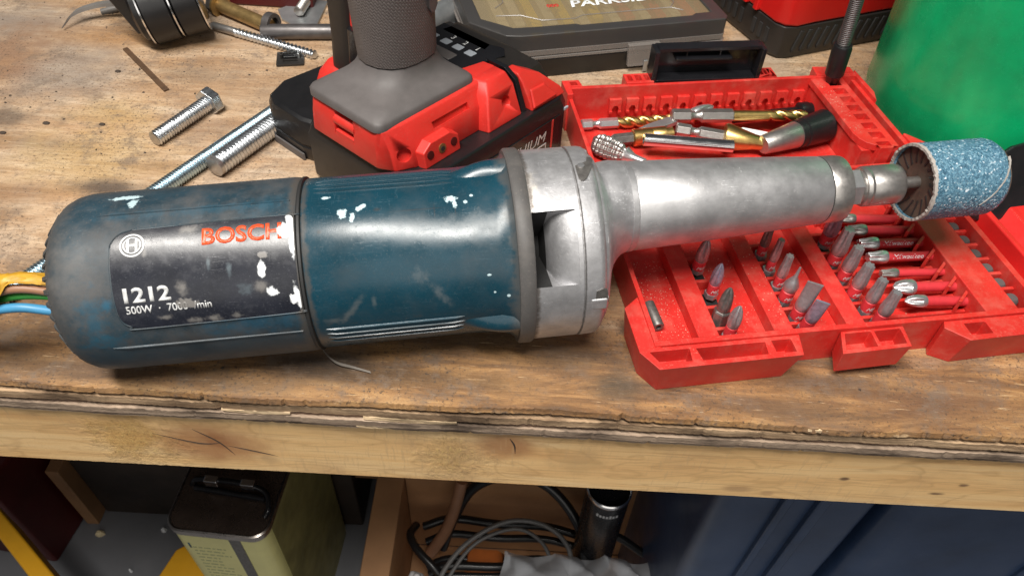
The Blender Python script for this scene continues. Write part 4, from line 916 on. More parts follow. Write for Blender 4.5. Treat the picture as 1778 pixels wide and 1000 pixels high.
g = G(); g.loft([[(x, y*q, z*q*.8) for y, z in ((-.36,-.2),(.36,-.2),(.36,.2),(-.36,.2))] for x, q in ((0, .3), (.8, .8), (1.5, 1), (L-1.6, 1), (L-1.5, .9))]); obj('shaft', g, 'bright', t, 0, bevel=.04)
g = G(); g.M = Matrix.Translation((L-1.55, 0, 0)) @ Matrix.Rotation(PI/2, 4, 'Y'); obj('tip', tip_loft(g, 'cross', 1.6, .42), 'bright', t, 30)
t, L = along('twist_drill', 'gold drill with a long hex shank lying on top of the pile', 'drill bit', (7.35,19.9,1.75), (16.7,19.1,1.75)); hexshank(t, 0, 4.2, .46, 'steel'); g = G(); g.lathe([(4.1, .36), (6.6, .36)], 20); obj('neck', g, 'gold', t, 40); obj('flutes', twist(G(), 6.5, L, .37, 1.3), 'gold', t, 45)
t, L = along('holder_rod', 'black rod with a round knob lying behind the drills', 'rod', (11.8,19.95,1.25), (17.5,20.3,1.35)); g = G(); g.lathe([(0, .34), (4.6, .34), (4.7, .30), (4.75, .48), (4.85, .60), (5.4, .60), (5.5, .54), (5.72, .5)], 28); obj('rod', g, 'black', t, 40)
t, L = along('nut_driver', 'dark hex bit with gold sleeve at the left of the case', 'bit', (1.9,18.6,.9), (7.2,18.75,1.15)); hexshank(t, 0, 2.7, .40, 'bit_dark'); g = G(); g.lathe([(2.6, .46), (2.65, .56), (3.9, .56), (3.93, .52), (3.98, .55), (4.8, .55), (4.82, .44), (L, .44)], 30); obj('gold_sleeve', g, 'gold', t, 40)
t, L = along('cone_drill', 'gold cone drill with silver hex shank pointing under the black holder', 'drill bit', (7.4,18.85,1.45), (13.2,16.9,1.2)); hexshank(t, 0, 3.2, .42, 'steel'); g = G(); g.lathe([(3.1, .5), (3.15, .86), (3.3, .92), (L-1.0, .50), (L, .40)], 36); obj('cone', g, 'gold', t, 40)
t, L = along('socket_holder', 'fat black and silver magnetic bit holder leaning on the socket strip', 'bit holder', (12.6,16.7,1.35), (17.6,18.2,1.55)); g = G(); g.lathe([(0, .55), (.08, .62), (2.6, .88), (2.72, .84)], 40); obj('steel_nose', g, 'steel', t, 40); g = G(); g.lathe([(2.68, .84), (2.7, .92), (3.0, .95), (3.05, .90), (3.15, .90), (3.2, .98), (4.9, 1.08), (L-.15, 1.10), (L, 1.0)], 40); obj('black_sleeve', g, 'black', t, 40)
t, L = along('rotary_burr', 'cross-cut carbide burr beside the gear case', 'burr', (1.7,18.2,1.25), (4.6,15.9,1.1))
bp = [(0, .15), (.12, .48), (.5, .66), (1.2, .70), (1.9, .60), (2.25, .36)]
g = G(); n, m = 44, 72; rows = []
for j in range(n+1):
    x = 2.25*j/n; rr_ = next(r0_+(r1_-r0_)*(x-x0_)/(x1_-x0_) for (x0_, r0_), (x1_, r1_) in zip(bp, bp[1:]) if x <= x1_+1e-9)
    rows.append([(x, rr_*(1+.10*(math.sin(14*2*PI*i/m + x*11)*math.sin(14*2*PI*i/m - x*11)))*math.cos(2*PI*i/m), rr_*(1+.10*(math.sin(14*2*PI*i/m + x*11)*math.sin(14*2*PI*i/m - x*11)))*math.sin(2*PI*i/m)) for i in range(m)])
obj('cutting_head', g.loft(rows), 'steel', t, 20); g = G(); g.lathe([(2.2, .40), (2.35, .55), (2.6, .42), (2.9, .28), (L, .26)], 24); obj('shank', g, 'bright', t, 40)
t, L = along('roll_pin', 'shiny slotted roll pin lying along the grinder nose', 'pin', (4.8,17.45,1.75), (10.4,16.4,1.6)); g = G(); rows = []
for x in (0, L):
    rg = [(x, .40*math.cos(R(80+340*i/30)), .40*math.sin(R(80+340*i/30))) for i in range(31)] + [(x, .27*math.cos(R(80+340*i/30)), .27*math.sin(R(80+340*i/30))) for i in range(30, -1, -1)]
    rows.append(rg)
obj('pin_tube', g.loft(rows), 'chrome', t, 40)
g = G(); g.prism([(11.3,18.75),(13.9,17.3),(14.6,17.9),(12.2,19.0)], 1.12, 1.15); o = place(obj('paper_slip', g, 'white_paint', None, 0), CL, (0, 0, CR)); tag(o, 'white paper slip lying between the gold drills', 'paper')
t, L = along('spacer_tube', 'short dark steel tube lying in the front left of the tray', 'tube', (1.72,4.55,.74), (1.80,2.95,.74))
g = G(); rows = [[(x, q*math.cos(2*PI*i/24), q*math.sin(2*PI*i/24)) for i in range(24)] for x, q in ((L-.3, .13), (L, .14), (L, .27), (L-.05, .31), (0, .31), (0, .13))]; obj('tube_wall', g.loft(rows, cap=False), 'bit_dark', t, 40)
g = G(); g.lathe([(L-.35, .14), (L-.3, .05)], 16); obj('tube_bore', g, 'rubber_black', t, 0)
g = G(); g.box(-.10, .10, -.11, .11, 0, .18); o = place(obj('metal_chip', g, 'bright', None, 0, bevel=.02), cw(10.3, 2.1, .405), (0, 0, .5)); tag(o, 'tiny bright metal chip on the tray floor beside the flat blade bits', 'chip')
g = G(); g.loft([[(x, y*q, z*q+.0) for y, z in ((-.16,0),(.16,.02),(.12,.10),(-.12,.09))] for x, q in ((0, .25), (.3, 1), (1.0, .9), (1.5, .2))]); o = place(obj('white_chip', g, 'white_paint', None, 60), cw(15.6, 1.35, .46), (0, 0, CR+.15)); tag(o, 'white sliver lying behind the front rim below the long bits', 'chip')
# flexible extension standing in the socket strip
fp = Vector(cw(19.2, 21.45, 1.3))
t = thing('flexible_shaft', 'black flexible drive shaft standing upright in the rear socket of the case', 'drive shaft', fp, (R(1.5), R(-5), 0), None)
g = G(); g.M = Matrix.Rotation(-PI/2, 4, 'Y'); g.lathe([(0, .40), (1.5, .40), (1.55, .44), (2.0, .52), (2.1, .62), (4.0, .64), (4.1, .60), (4.25, .60), (4.3, .56)], 30); obj('socket', g, 'black', t, 40)
g = G(); g.M = Matrix.Rotation(-PI/2, 4, 'Y'); pr = []
for k in range(70): pr += [(4.2+.125*k, .37), (4.2+.125*k+.04, .43), (4.2+.125*k+.085, .43)]
obj('wound_shaft', g.lathe(pr, 24), 'pipe_dark', t, 60)
# ------------------------------------------------------------------ cordless drill standing on its battery
DL, DR = (-7.4, 12.4, 0), R(51)
d1 = thing('cordless_drill', 'red and black cordless drill standing on its battery behind the grinder', 'drill', DL, (0, 0, DR))
def sc(pts, cx, cy, k, dx=0, dy=0): return [(cx+(x-cx)*k+dx, cy+(y-cy)*k+dy) for x, y in pts]
bo = [(0,-2.2),(.6,-2.7),(12.6,-2.75),(13.4,-2.2),(13.5,6.4),(12.8,7.1),(.5,7.0),(-.1,6.4)]
g = G(); g.stack([(0, sc(bo, 6.5, 2.2, .95)), (.35, bo), (3.3, bo), (3.75, sc(bo, 6.5, 2.2, .975)), (4.05, sc(bo, 6.5, 2.2, .95))])
bt = obj('battery', g, 'black', d1, 25, bevel=.12, seg=3)
g = G(); g.prism([(2.0,-2.80),(12.2,-2.80),(12.2,-2.70),(2.0,-2.70)], .5, 3.1); pn = obj('battery_panel', g, 'black_gloss', bt, 0, bevel=.03)
FX = lambda u, z: frame((u, -2.812, z), (1, 0, 0), (0, 0, 1))
flat_text('lettering', 'LITHIUM', .98, 'label_white', pn, FX(6.75, 1.85), bold=.0, shear=.22, extrude=.004, width=4.1)
g = G(); g.prism([(11.35,-2.83),(11.5,-2.83),(11.5,-2.79),(11.35,-2.79)], .6, 3.05); obj('red_slash', g, 'label_red', pn, 0)
for (a, b, c, d) in ((9.1,10.9,1.55,1.62),(9.1,10.9,.75,.82),(9.1,9.17,.82,1.55),(10.83,10.9,.82,1.55)):
    g = G(); g.box(a, b, -2.82, -2.79, c, d); obj('badge_frame', g, 'label_white', pn, 0)
flat_text('lettering', 'XC', .66, 'label_white', pn, FX(9.45, .92), bold=.0, shear=.2, extrude=.004)
g = G(); g.box(12.55, 12.95, -2.80, -2.68, 3.2, 3.34); obj('battery_mark', g, 'print_grey', bt, 0)
# red foot
f0 = [(-.15,.2),(.35,-.75),(1.4,-1.25),(9.45,-1.35),(9.45,6.0),(9.0,6.6),(.5,6.4),(-.15,5.6)]
f1 = [(-.1,.15),(.3,-.55),(1.4,-.95),(9.40,-1.0),(9.40,5.9),(8.9,6.3),(.5,6.2),(-.1,5.5)]
f2 = [(.0,.0),(.25,-.15),(1.4,-.30),(8.6,-.35),(9.2,.3),(8.6,5.6),(.6,5.7),(.0,5.4)]
g = G(); g.stack([(4.02, f0), (5.3, f1), (6.45, f2)]); ft = obj('foot', g, 'tool_red', d1, 25, bevel=.14, seg=3)
g = G(); g.stack([(4.02, [(6.5,-1.95),(9.4,-2.0),(9.4,-1.0),(6.2,-1.0)]), (5.9, [(7.0,-1.35),(9.3,-1.30),(9.3,-.2),(6.7,-.2)]), (6.5, [(7.5,-.75),(9.2,-.70),(9.2,.2),(7.2,.2)])]); bp_ = obj('foot_bulge', g, 'tool_red', ft, 25, bevel=.12, seg=3)
# screw lug on the near side
g = G(); g.stack([(0, [(-1.45,-.75),(1.45,-.75),(1.45,.30),(.8,.75),(-.8,.75),(-1.45,.30)]), (.65, [(-1.35,-.70),(1.35,-.70),(1.35,.25),(.72,.65),(-.72,.65),(-1.35,.25)])])
for v in g.bm.verts: v.co = Matrix.Translation((3.0, -1.0, 4.62)) @ (Matrix.Rotation(R(80), 4, 'X') @ v.co)
lug = obj('screw_lug', g, 'tool_red', ft, 0, bevel=.08)
for u, m, r in ((2.1, 'deep_red', .24), (3.0, 'brass', .27), (3.9, 'deep_red', .24)):
    g = G(); g.M = Matrix.Translation((u, -1.64, 4.74)) @ Matrix.Rotation(R(-10), 4, 'X') @ Matrix.Rotation(-PI/2, 4, 'Z')
    g.lathe([(-.05, r), (.045, r), (.05, r*.75)], 20); o = obj('screw_hole' if m != 'brass' else 'brass_insert', g, m, lug, 40)
    if m == 'brass':
        g = G(); g.M = Matrix.Translation((u, -1.70, 4.73)) @ Matrix.Rotation(R(-10), 4, 'X') @ Matrix.Rotation(-PI/2, 4, 'Z'); g.lathe([(-.05, .14), (.02, .14)], 16); obj('insert_bore', g, 'rubber_black', o, 40)
cut = []
g = G(); g.M = Matrix.Translation((.75, -1.15, 5.05)) @ Matrix.Rotation(R(-30), 4, 'Z') @ Matrix.Rotation(R(-20), 4, 'X') @ Matrix.Rotation(PI/2, 4, 'Z'); g.lathe([(-.5, .46), (.75, .40)], 24); cut.append(obj('c', g, 'tool_red', d1, 40))
g = G(); g.M = Matrix.Translation((4.6, -.85, 5.72)) @ Matrix.Rotation(R(-32), 4, 'X'); g.box(-1.4, 1.4, -.5, .35, -.20, .20); cut.append(obj('c', g, 'tool_red', d1, 0))
g = G(); g.box(-.6, .55, 2.0, 3.6, 4.75, 6.9); cut.append(obj('c', g, 'tool_red', d1, 0))
carve(ft, cut)
g = G(); g.M = Matrix.Translation((0, 1.95, 5.55)) @ Matrix.Rotation(PI/2, 4, 'Z'); g.lathe([(0, .38), (1.7, .38)], 24, cy=-.25); obj('bit_holder_roll', g, 'tool_red', ft, 40)
g = G(); g.box(-.12, .5, 2.02, 3.58, 4.70, 5.0); obj('bit_holder_lip', g, 'tool_red', ft, 0, bevel=.06)
g = G(); g.M = Matrix.Translation((8.35, -1.75, 5.25)) @ Matrix.Rotation(R(-14), 4, 'X') @ Matrix.Rotation(PI/2, 4, 'Z'); g.lathe([(-.5, .40), (.75, .34)], 24); carve(bp_, [obj('c', g, 'tool_red', d1, 40)])
# grey rubber plate and handle
p0 = rrect(-.12, 7.35, -.18, 5.75, .55)
def ell(cx, cy, a, b, n=20, pw=1.0): return [(cx+a*math.copysign(abs(math.cos(2*PI*(i+.5)/n-PI*.75))**pw, math.cos(2*PI*(i+.5)/n-PI*.75)), cy+b*math.copysign(abs(math.sin(2*PI*(i+.5)/n-PI*.75))**pw, math.sin(2*PI*(i+.5)/n-PI*.75))) for i in range(n)]
n20 = len(p0)
def rr20(x0, x1, y0, y1, r): return rrect(x0, x1, y0, y1, r)
HX, HY = 4.55, 3.25
lay = [(6.35, rr20(-.12, 7.30, -.18, 5.75, .55)), (6.70, rr20(-.10, 7.28, -.15, 5.75, .5)), (6.86, rr20(.02, 7.15, -.02, 5.65, .45))]
for z, k in ((6.98, .40), (7.15, .66), (7.40, .84), (7.75, .95), (8.05, 1.0)):
    a = 1-k; lay.append((z, rr20(.02*a+(HX-2.25)*k, 7.15*a+(HX+2.2)*k, -.02*a+(HY-1.85)*k, 5.65*a+(HY+1.85)*k, .45*a+1.80*k)))
obj('rubber_plate', G().stack(lay), 'rubber_grey', ft, 50)
hl = []
for z, k in ((8.10, .965), (8.14, 1.02), (9, 1.03), (11, 1.05), (13, 1.06), (15, 1.08), (18, 1.12)):
    hl.append((z, rr20(HX-2.25*k-.04*(z-8), HX+2.2*k-.04*(z-8), HY-1.87*k, HY+1.87*k, 1.82*k)))
g = G(); g.stack(hl)
uv = g.bm.loops.layers.uv.new('UVMap')
hd = g
for f in g.bm.faces:
    angs = [math.atan2(l.vert.co.y-HY, l.vert.co.x-HX) for l in f.loops]
    for l, a in zip(f.loops, angs):
        if max(angs)-min(angs) > PI and a < 0: a += 2*PI
        l[uv].uv = (a*2.0, l.vert.co.z)
obj('handle', hd, 'knurl', d1, 50)
obj('handle_gap', G().stack([(8.0, rr20(HX-2.1, HX+2.05, HY-1.72, HY+1.72, 1.7)), (8.2, rr20(HX-2.1, HX+2.05, HY-1.72, HY+1.72, 1.7))]), 'rubber_black', d1, 50)
g = G(); g.M = Matrix.Translation((HX+.95, HY-1.98, 0)); g.stack([(10.6, [(-.10,-.06),(.16,-.02),(.16,.12),(-.10,.12)]), (11.0, [(-.34,-.12),(.36,-.04),(.36,.2),(-.34,.2)]), (18, [(-.52,-.16),(.5,-.02),(.5,.3),(-.52,.3)])]); obj('grip_seam', g, 'rubber_grey', d1, 30, bevel=.08)
# mode panel on the foot, sloping away
PMX = frame((7.30, 5.9, 6.44), (1.0, .06, -.02), (.06, -1.0, 0))
g = G(); g.M = Matrix.Translation((0, 0, 0)); g.stack([(6.40, [(7.36,1.3),(10.6,.5),(11.3,1.2),(11.3,5.9),(7.36,5.95)]), (6.62, [(7.45,1.5),(9.6,1.15),(10.6,1.6),(10.6,5.7),(7.45,5.75)])]); pnl = obj('mode_panel', g, 'black_gloss', ft, 0, bevel=.06)
g = G(); g.stack([(6.60, rrect(7.55, 8.35, 2.3, 5.7, .1)), (6.66, rrect(7.60, 8.30, 2.35, 5.65, .1))]); obj('mode_button', g, 'rubber_grey', pnl, 30)
for k, (c, lb) in enumerate(((1.95, '1'), (2.95, '2'), (3.95, '3'), (5.05, ''))):
    g = G(); g.stack([(6.622, rrect(8.75, 9.30, c-.32, c+.32, .08)), (6.632, rrect(8.75, 9.30, c-.32, c+.32, .08))]); obj('mode_mark', g, 'print_grey', pnl, 0)
    if lb: flat_text('lettering', lb, .58, 'label_white', pnl, frame((9.50, c+.15, 6.628), (0, -1, 0), (1, 0, 0)), bold=.008, extrude=.005)
# battery tower behind: black spine, gap and red latch
g = G(); g.stack([(4.0, [(9.5,-1.9),(9.85,-2.0),(9.85,6.6),(9.5,6.6)]), (6.0, [(9.45,-1.25),(9.8,-1.2),(9.8,6.3),(9.45,6.3)]), (6.55, [(9.35,-.5),(9.7,-.4),(9.7,6.0),(9.35,6.0)])]); obj('battery_gap', g, 'black_gloss', bt, 0, bevel=.05)
g = G(); g.stack([(4.0, [(9.9,-1.3),(13.3,-1.2),(13.3,6.6),(9.9,6.6)]), (5.4, [(9.9,-.6),(12.9,-.4),(12.9,6.2),(9.9,6.3)]), (6.35, [(9.8,.5),(11.7,1.0),(11.7,5.6),(9.8,5.8)]), (6.62, [(9.8,1.6),(11.0,1.9),(11.0,5.0),(9.8,5.2)])]); obj('battery_shoulder', g, 'black_soft', bt, 25, bevel=.15, seg=3)
g = G(); g.stack([(4.0, [(10.0,-2.25),(13.15,-2.35),(13.0,-1.0),(10.0,-1.0)]), (4.5, [(10.0,-2.1),(12.9,-2.1),(12.8,-.9),(10.0,-.9)]), (5.6, [(9.98,-1.45),(11.7,-1.35),(11.5,-.3),(9.98,-.3)]), (6.1, [(9.95,-1.0),(10.6,-.9),(10.5,0),(9.95,0)])]); lt = obj('release_button', g, 'tool_red', bt, 25, bevel=.12, seg=3)
g = G(); g.stack([(0, [(-1.2,-.6),(1.15,-.6),(.3,.55),(-1.0,.6)]), (.1, [(-1.05,-.5),(.95,-.5),(.22,.42),(-.9,.48)])])
for v in g.bm.verts: v.co = Matrix.Translation((11.2, -2.05, 4.75)) @ (Matrix.Rotation(R(62), 4, 'X') @ v.co)
obj('button_pad', g, 'tool_red', lt, 0, bevel=.05)
# ------------------------------------------------------------------ second tool close behind, mostly hidden
d2 = thing('cordless_tool', 'second black and red cordless tool half hidden behind the drill handle', 'power tool', DL, (0, 0, DR))
bo2 = [(.9,7.5),(9.8,7.5),(9.8,12.4),(2.6,13.0),(1.1,12.3),(.6,11.2),(.6,8.4)]
c2 = (5, 10)
g = G(); g.stack([(0, sc(bo2, *c2, .98)), (.25, bo2), (.95, bo2), (1.05, sc(bo2, *c2, .985)), (1.12, sc(bo2, *c2, .985)), (1.2, bo2), (2.3, sc(bo2, *c2, .985)), (2.75, sc(bo2, *c2, .95)), (2.9, sc(bo2, *c2, .90))])
b2 = obj('battery', g, 'black', d2, 30, bevel=.10, seg=3)
g = G(); g.prism([(.45,8.4),(.58,8.3),(.58,11.2),(1.0,12.3),(2.5,13.1),(2.4,13.2),(.9,12.45),(.45,11.3)], .02, .55); obj('battery_lip', g, 'rubber_grey', b2, 40, bevel=.05)
g = G(); g.stack([(2.9, rrect(4.2, 9.6, 7.4, 11.5, .6)), (3.6, rrect(4.4, 9.5, 7.5, 11.3, .6)), (4.1, rrect(4.9, 9.4, 7.7, 11.1, .6))]); f2_ = obj('foot', g, 'tool_red', d2, 30)
g = G(); g.stack([(3.9, rrect(5.4, 9.3, 6.6, 9.2, .5)), (9, rrect(5.2, 9.3, 5.6, 8.3, .5)), (9.6, rrect(5.4, 9.3, 5.6, 8.0, .5))]); obj('body', g, 'tool_red', d2, 30)
g = G(); g.stack([(9.5, rrect(5.6, 9.5, 5.4, 8.2, .5)), (16, rrect(5.4, 9.6, 4.6, 7.9, .5))]); obj('body_top', g, 'black', d2, 30)
g = G(); g.stack([(3.8, rrect(4.95, 7.0, 8.3, 10.6, .7)), (6, rrect(5.0, 6.9, 8.2, 10.4, .7)), (9, rrect(5.0, 6.9, 8.0, 10.3, .7)), (16, rrect(5.1, 7.0, 7.7, 10.4, .7))]); obj('handle', g, 'black_soft', d2, 50)
g = G(); g.stack([(5.0, rrect(4.9, 6.2, 6.9, 8.5, .3)), (7.4, rrect(4.9, 6.2, 6.6, 8.3, .3))]); tr_ = obj('side_cover', g, 'black_gloss', d2, 30, bevel=.05)
# ------------------------------------------------------------------ bolts, rods and odds and ends on the bench
def wthing(name, lab, cat, p, q, group=None):
    a, b = Vector(p), Vector(q); t = thing(name, lab, cat, a, (b-a).to_track_quat('X', 'Z').to_euler(), group); return t, (b-a).length
def thread(g, x0, x1, r, pitch, depth=.09, seg=24, helix=True):
    # single-start helical thread
    n = int((x1-x0)/pitch*6); rows = []
    for j in range(n+1):
        x = x0+(x1-x0)*j/n; ring = []
        for i in range(seg):
            a = 2*PI*i/seg; ph = ((x/pitch - i/seg) % 1.0); k = abs(ph-.5)*2; q = r - depth*(1-min(1, max(0, k*1.35-.15)))
            if j == 0 or j == n: q = r-depth
            ring.append((x, q*math.cos(a), q*math.sin(a)))
        rows.append(ring)
    return g.loft(rows)
t, L = wthing('hex_bolt', 'short zinc hex bolt lying alone on the bench, head away from camera', 'bolt', (-23.25,18.75,.52), (-21.15,22.95,.66))
obj('threaded_shank', thread(G(), 0, L-.15, .52, .21, .10), 'zinc', t, 50)
g = G(); g.lathe([(-.02, .44), (-.03, .1)], 20); obj('shank_end', g, 'steel', t, 0)
g = G(); g.loft([[(x, q*math.cos(i*PI/3+.3), q*math.sin(i*PI/3+.3)) for i in range(6)] for x, q in ((L-.2, .96), (L+.45, .98), (L+.55, .86))]); obj('hex_head', g, 'zinc', t, 0, bevel=.06)
t, L = wthing('threaded_rod', 'long bluish threaded rod running under the grinder', 'threaded rod', (-35.5,-13.9+.1,.5), (-16.2,23.3,.5), 'threaded rods')
bpy.data.objects.remove(t, do_unlink=True)
A_, B_ = Vector((-27.6, 1.6, .50)), Vector((-15.9, 23.9, .50))
t, L = wthing('threaded_rod', 'long bluish threaded rod running under the grinder', 'threaded rod', A_, B_, 'threaded rods')
obj('rod', thread(G(), 0, L, .50, .19, .085, 20), 'zinc_blue', t, 50)
t, L = wthing('threaded_rod', 'short thick threaded rod beside the long one, end facing camera', 'threaded rod', (-18.55,16.0,.72), (-15.4,22.2,.72), 'threaded rods')
obj('rod', thread(G(), .22, L, .70, .25, .12, 24), 'zinc', t, 50)
g = G(); g.lathe([(-.03, .1), (-.02, .60), (.03, .66), (.30, .66), (.34, .6)], 30); obj('rod_end', g, 'steel', t, 40)
# brown sliver
g = G(); g.loft([[(x, -.20, 0), (x, .20, 0), (x, .19, .16), (x, -.19, .16)] for x in (0, .05, 2, 4, 6, 7.2, 7.25)])
o = place(obj('wood_sliver', g, 'sliver', None, 0, bevel=.04), (-29.9, 30.3, .005), (0, 0, math.atan2(-5.2, 4.95))); tag(o, 'thin dark brown sliver lying on the bench above the hex bolt', 'sliver')
# lag screw
t, L = wthing('coach_screw', 'long silver coach screw pointing towards the drill', 'screw', (-24.3,33.8,.45), (-15.6,30.4,.34))
g = G(); g.lathe([(0, .30), (2.2, .30), (2.3, .28)], 20); obj('plain_shank', g, 'steel', t, 40)
obj('threaded_shank', thread(G(), 2.1, L, .36, .34, .13, 20), 'zinc', t, 50)
# small black clip
t = thing('plastic_clip', 'small black square plastic clip near the drill battery', 'clip', (-17.45,30.1,.02), (0, 0, R(12)))
obj('clip_frame', plate(G(), rrect(-1.0, 1.0, -.95, .95, .08), [rc(-.55, .5, .45, .72), rc(-.5, .55, -.55, -.30)], 0, .16, .02), 'black_soft', t, 0, bevel=.03)
for s_ in (-1, 1):
    g = G(); g.box(s_*.62-.08, s_*.62+.08, -.1, .35, .15, .5); obj('clip_lug', g, 'galv' if s_ > 0 else 'black_soft', t, 0, bevel=.03)
g = G(); g.box(-.5, .5, -.15, .25, .15, .34); obj('clip_bridge', g, 'black', t, 0, bevel=.04)
# twin castor lying on its wheels
t = thing('twin_castor', 'black twin-wheel castor with chrome lines at the back left of the bench', 'castor', (-28.2, 31.6, 2.75), (R(4), R(-8), R(24)))
def wheel(x0, x1, r): return G().lathe([(x0, r*.6), (x0+.02, r*.93), (x0+.12, r), (x1-.12, r), (x1-.02, r*.93), (x1, r*.6)], 72)
for a, b in ((0, 1.95), (2.15, 3.95)): w = obj('wheel', wheel(a, b, 2.72), 'black', t, 40)
for x in (-.05, 2.05, 3.98):
    obj('chrome_line', G().lathe([(x-.06, 2.40), (x-.05, 2.68), (x+.05, 2.68), (x+.06, 2.40)], 72), 'chrome', t, 40)
g = G(); g.lathe([(-.75, .3), (-.7, 2.0), (-.5, 2.3), (-.12, 2.35)], 60); obj('castor_cover', g, 'black', t, 40)
g = G(); g.M = Matrix.Translation((-.45, 0, 0)); g.stack([(-1.0, rrect(-.55, .45, -1.6, 1.0, .3)), (3.2, rrect(-1.6, .2, -1.2, 1.4, .3)), (5, rrect(-2.2, 0, -1, 1.4, .3))]); obj('castor_fork', g, 'black', t, 40)
g = G(); g.M = Matrix.Translation((1.1, .25, 2.50)); g.M = g.M @ Matrix.Rotation(-PI/2, 4, 'Y'); g.lathe([(-.3, .85), (.24, .85), (.3, .6), (.1, .5)], 40); hub = obj('stem_socket', g, 'black', t, 40)
TX = 'ROUE 12027'
for i, ch in enumerate(TX):
    if ch == ' ': continue
    a = R(-40 - 13*i); rr_ = 1.02
    cx, cy = 1.1+rr_*math.cos(a), .25+rr_*math.sin(a)
    zz = math.sqrt(max(.1, 2.72**2 - cy**2)) + .02
    nrm = Vector((0, cy, zz)).normalized(); xd = Vector((math.sin(a), -math.cos(a), 0)); 
    flat_text('lettering', ch, .30, 'label_white', hub, frame((cx, cy, zz), xd, Vector((math.cos(a), math.sin(a), 0))*-1 if False else nrm.cross(xd)), extrude=.01)
# brass bolt, dark pipe, hook wire, steel plate, pipe, red bits
t, L = wthing('brass_bolt', 'dull brass bolt behind the coach screw', 'bolt', (-24.6,36.6,.75), (-19.8,33.75,.62))
g = G(); g.loft([[(x, .95*math.cos(i*PI/3), .95*math.sin(i*PI/3)) for i in range(6)] for x in (-.7, 0)]); obj('hex_head', g, 'bit_dark', t, 0, bevel=.05)
g = G(); g.lathe([(-.1, .95), (.1, .95), (.12, .55), (L, .55)], 24); obj('shank', g, 'brass', t, 40)
t, L = wthing('steel_pipe', 'short dark steel pipe lying beside the coach screw thread', 'pipe', (-20.3,33.0,.58), (-15.0,33.6,.58))
g = G(); rows = [[(x, q*math.cos(2*PI*i/32), q*math.sin(2*PI*i/32)) for i in range(32)] for x, q in ((.6, .4), (0, .42), (-.02, .54), (.05, .58), (L, .58))]; obj('pipe_wall', g.loft(rows, cap=False), 'pipe_dark', t, 40)
t, L = wthing('steel_ring', 'dark steel ring resting on the end of the brass bolt', 'ring', (-20.0,33.9,.85), (-19.3,33.6,.85)); g = G()
rows = [[(x, q*math.cos(2*PI*i/30), q*math.sin(2*PI*i/30)) for i in range(30)] for x, q in ((0, .55), (0, .85), (.6, .85), (.6, .55), (0, .55))]; obj('ring_wall', g.loft(rows, cap=False), 'pipe_dark', t, 40)
g = G(); P = crv([(-35.6,32.6,.25), (-34.9,33.9,.9), (-33,34.9,1.2), (-31,35.2,1.15), (-28.5,35.0,1.2), (-26,36.5,1.3)], 8); rows = []
for i, p in enumerate(P): k = min(1, .35+i/12); rows.append([(p[0], p[1]-.35*k, p[2]-.12*k), (p[0], p[1]+.35*k, p[2]-.12*k), (p[0], p[1]+.3*k, p[2]+.12*k), (p[0], p[1]-.3*k, p[2]+.12*k)])
tag(obj('bent_strap', g.loft(rows), 'grey_plate', None, 40), 'bent grey metal strap at the back left corner of the bench', 'strap')
g = G(); P = [(-33.9,35.6,.1), (-31,36.5,.6), (-28,36.2,.8)]; g.tube(crv(P, 6), .28, 10); tag(obj('grey_rod', g, 'grey_plate', None, 60), 'grey rod behind the bent strap, under the castor', 'rod')
g = G(); g.prism([(-20.3,37.5),(-19.6,36.0),(-17.4,34.2),(-16.6,34.8),(-16.6,39.5),(-18.6,39.5)], .02, .22); tag(obj('steel_plate', g, 'galv', None, 0, bevel=.05), 'grey angular steel plate between brass bolt and tool handle', 'plate')
t, L = wthing('small_spring', 'small steel spring beside the grey plate at the back', 'spring', (-18.2,36.2,.7), (-17.9,41.0,.7)); obj('coil', thread(G(), 0, L, .42, .22, .12, 16), 'steel', t, 50)
t, L = wthing('galvanised_pipe', 'grey galvanised pipe behind the drill handle', 'pipe', (-9.3,32.3,1.15), (-1.0,44.0,1.15)); g = G(); g.lathe([(0, 1.1), (L, 1.1)], 36); obj('pipe_wall', g, 'galv', t, 40)
g = G(); g.stack([(0, [(-25.5,38.2),(-17.5,38.0),(-17.5,46),(-25.5,46)]), (3, [(-25.3,38.6),(-17.5,38.4),(-17.5,46),(-25.3,46)])]); tag(obj('red_box', g, 'deep_red', None, 0, bevel=.2), 'dark red box edge at the back of the bench behind the brass bolt', 'box')
g = G(); g.stack([(0, [(-4.6,36.9),(-1.7,36.4),(-1.0,39),(-4.2,39.6)]), (1.3, [(-4.5,37.0),(-1.7,36.5),(-1.0,39),(-4.2,39.5)])]); tag(obj('red_block', g, 'far_red', None, 0, bevel=.15), 'small red block wedged beside the organiser box', 'block')
t, L = wthing('washer_screw', 'small bright screw head behind the drill mode panel', 'screw', (-6.2,35.3,.5), (-4.9,35.9,.5)); g = G(); g.lathe([(0, .1), (.05, .75), (.3, .3), (L, .25)], 20); obj('screw_body', g, 'bright', t, 40)
# ------------------------------------------------------------------ organiser box, charger, jug
OL, OR = (-.15, 29.0, 0), R(16)
og = thing('organiser_box', 'black organiser box with smoky clear lid behind the bit case', 'organiser box', OL, (0, 0, OR))
oo = [(0,0),(15.6,0),(15.9,.4),(15.9,12),(-3.4,12),(-3.4,2.6),(-1.2,.25)]
ctr = (6.5, 6)
g = G(); g.stack([(0, sc(oo, *ctr, .97)), (.2, sc(oo, *ctr, .985)), (1.55, oo)]); ob = obj('base_tray', g, 'black', og, 25, bevel=.1)
g = G(); g.stack([(1.58, sc(oo, *ctr, 1.012)), (1.80, sc(oo, *ctr, 1.012))]); obj('base_lip', g, 'clear_edge', ob, 25, bevel=.05)
ih = [(1.6,1.2),(4.2,1.2),(4.6,.95),(13.2,.95),(13.6,1.25),(14.9,1.25),(14.9,11.3),(-2.4,11.3),(-2.4,3.0),(-.4,1.3)]
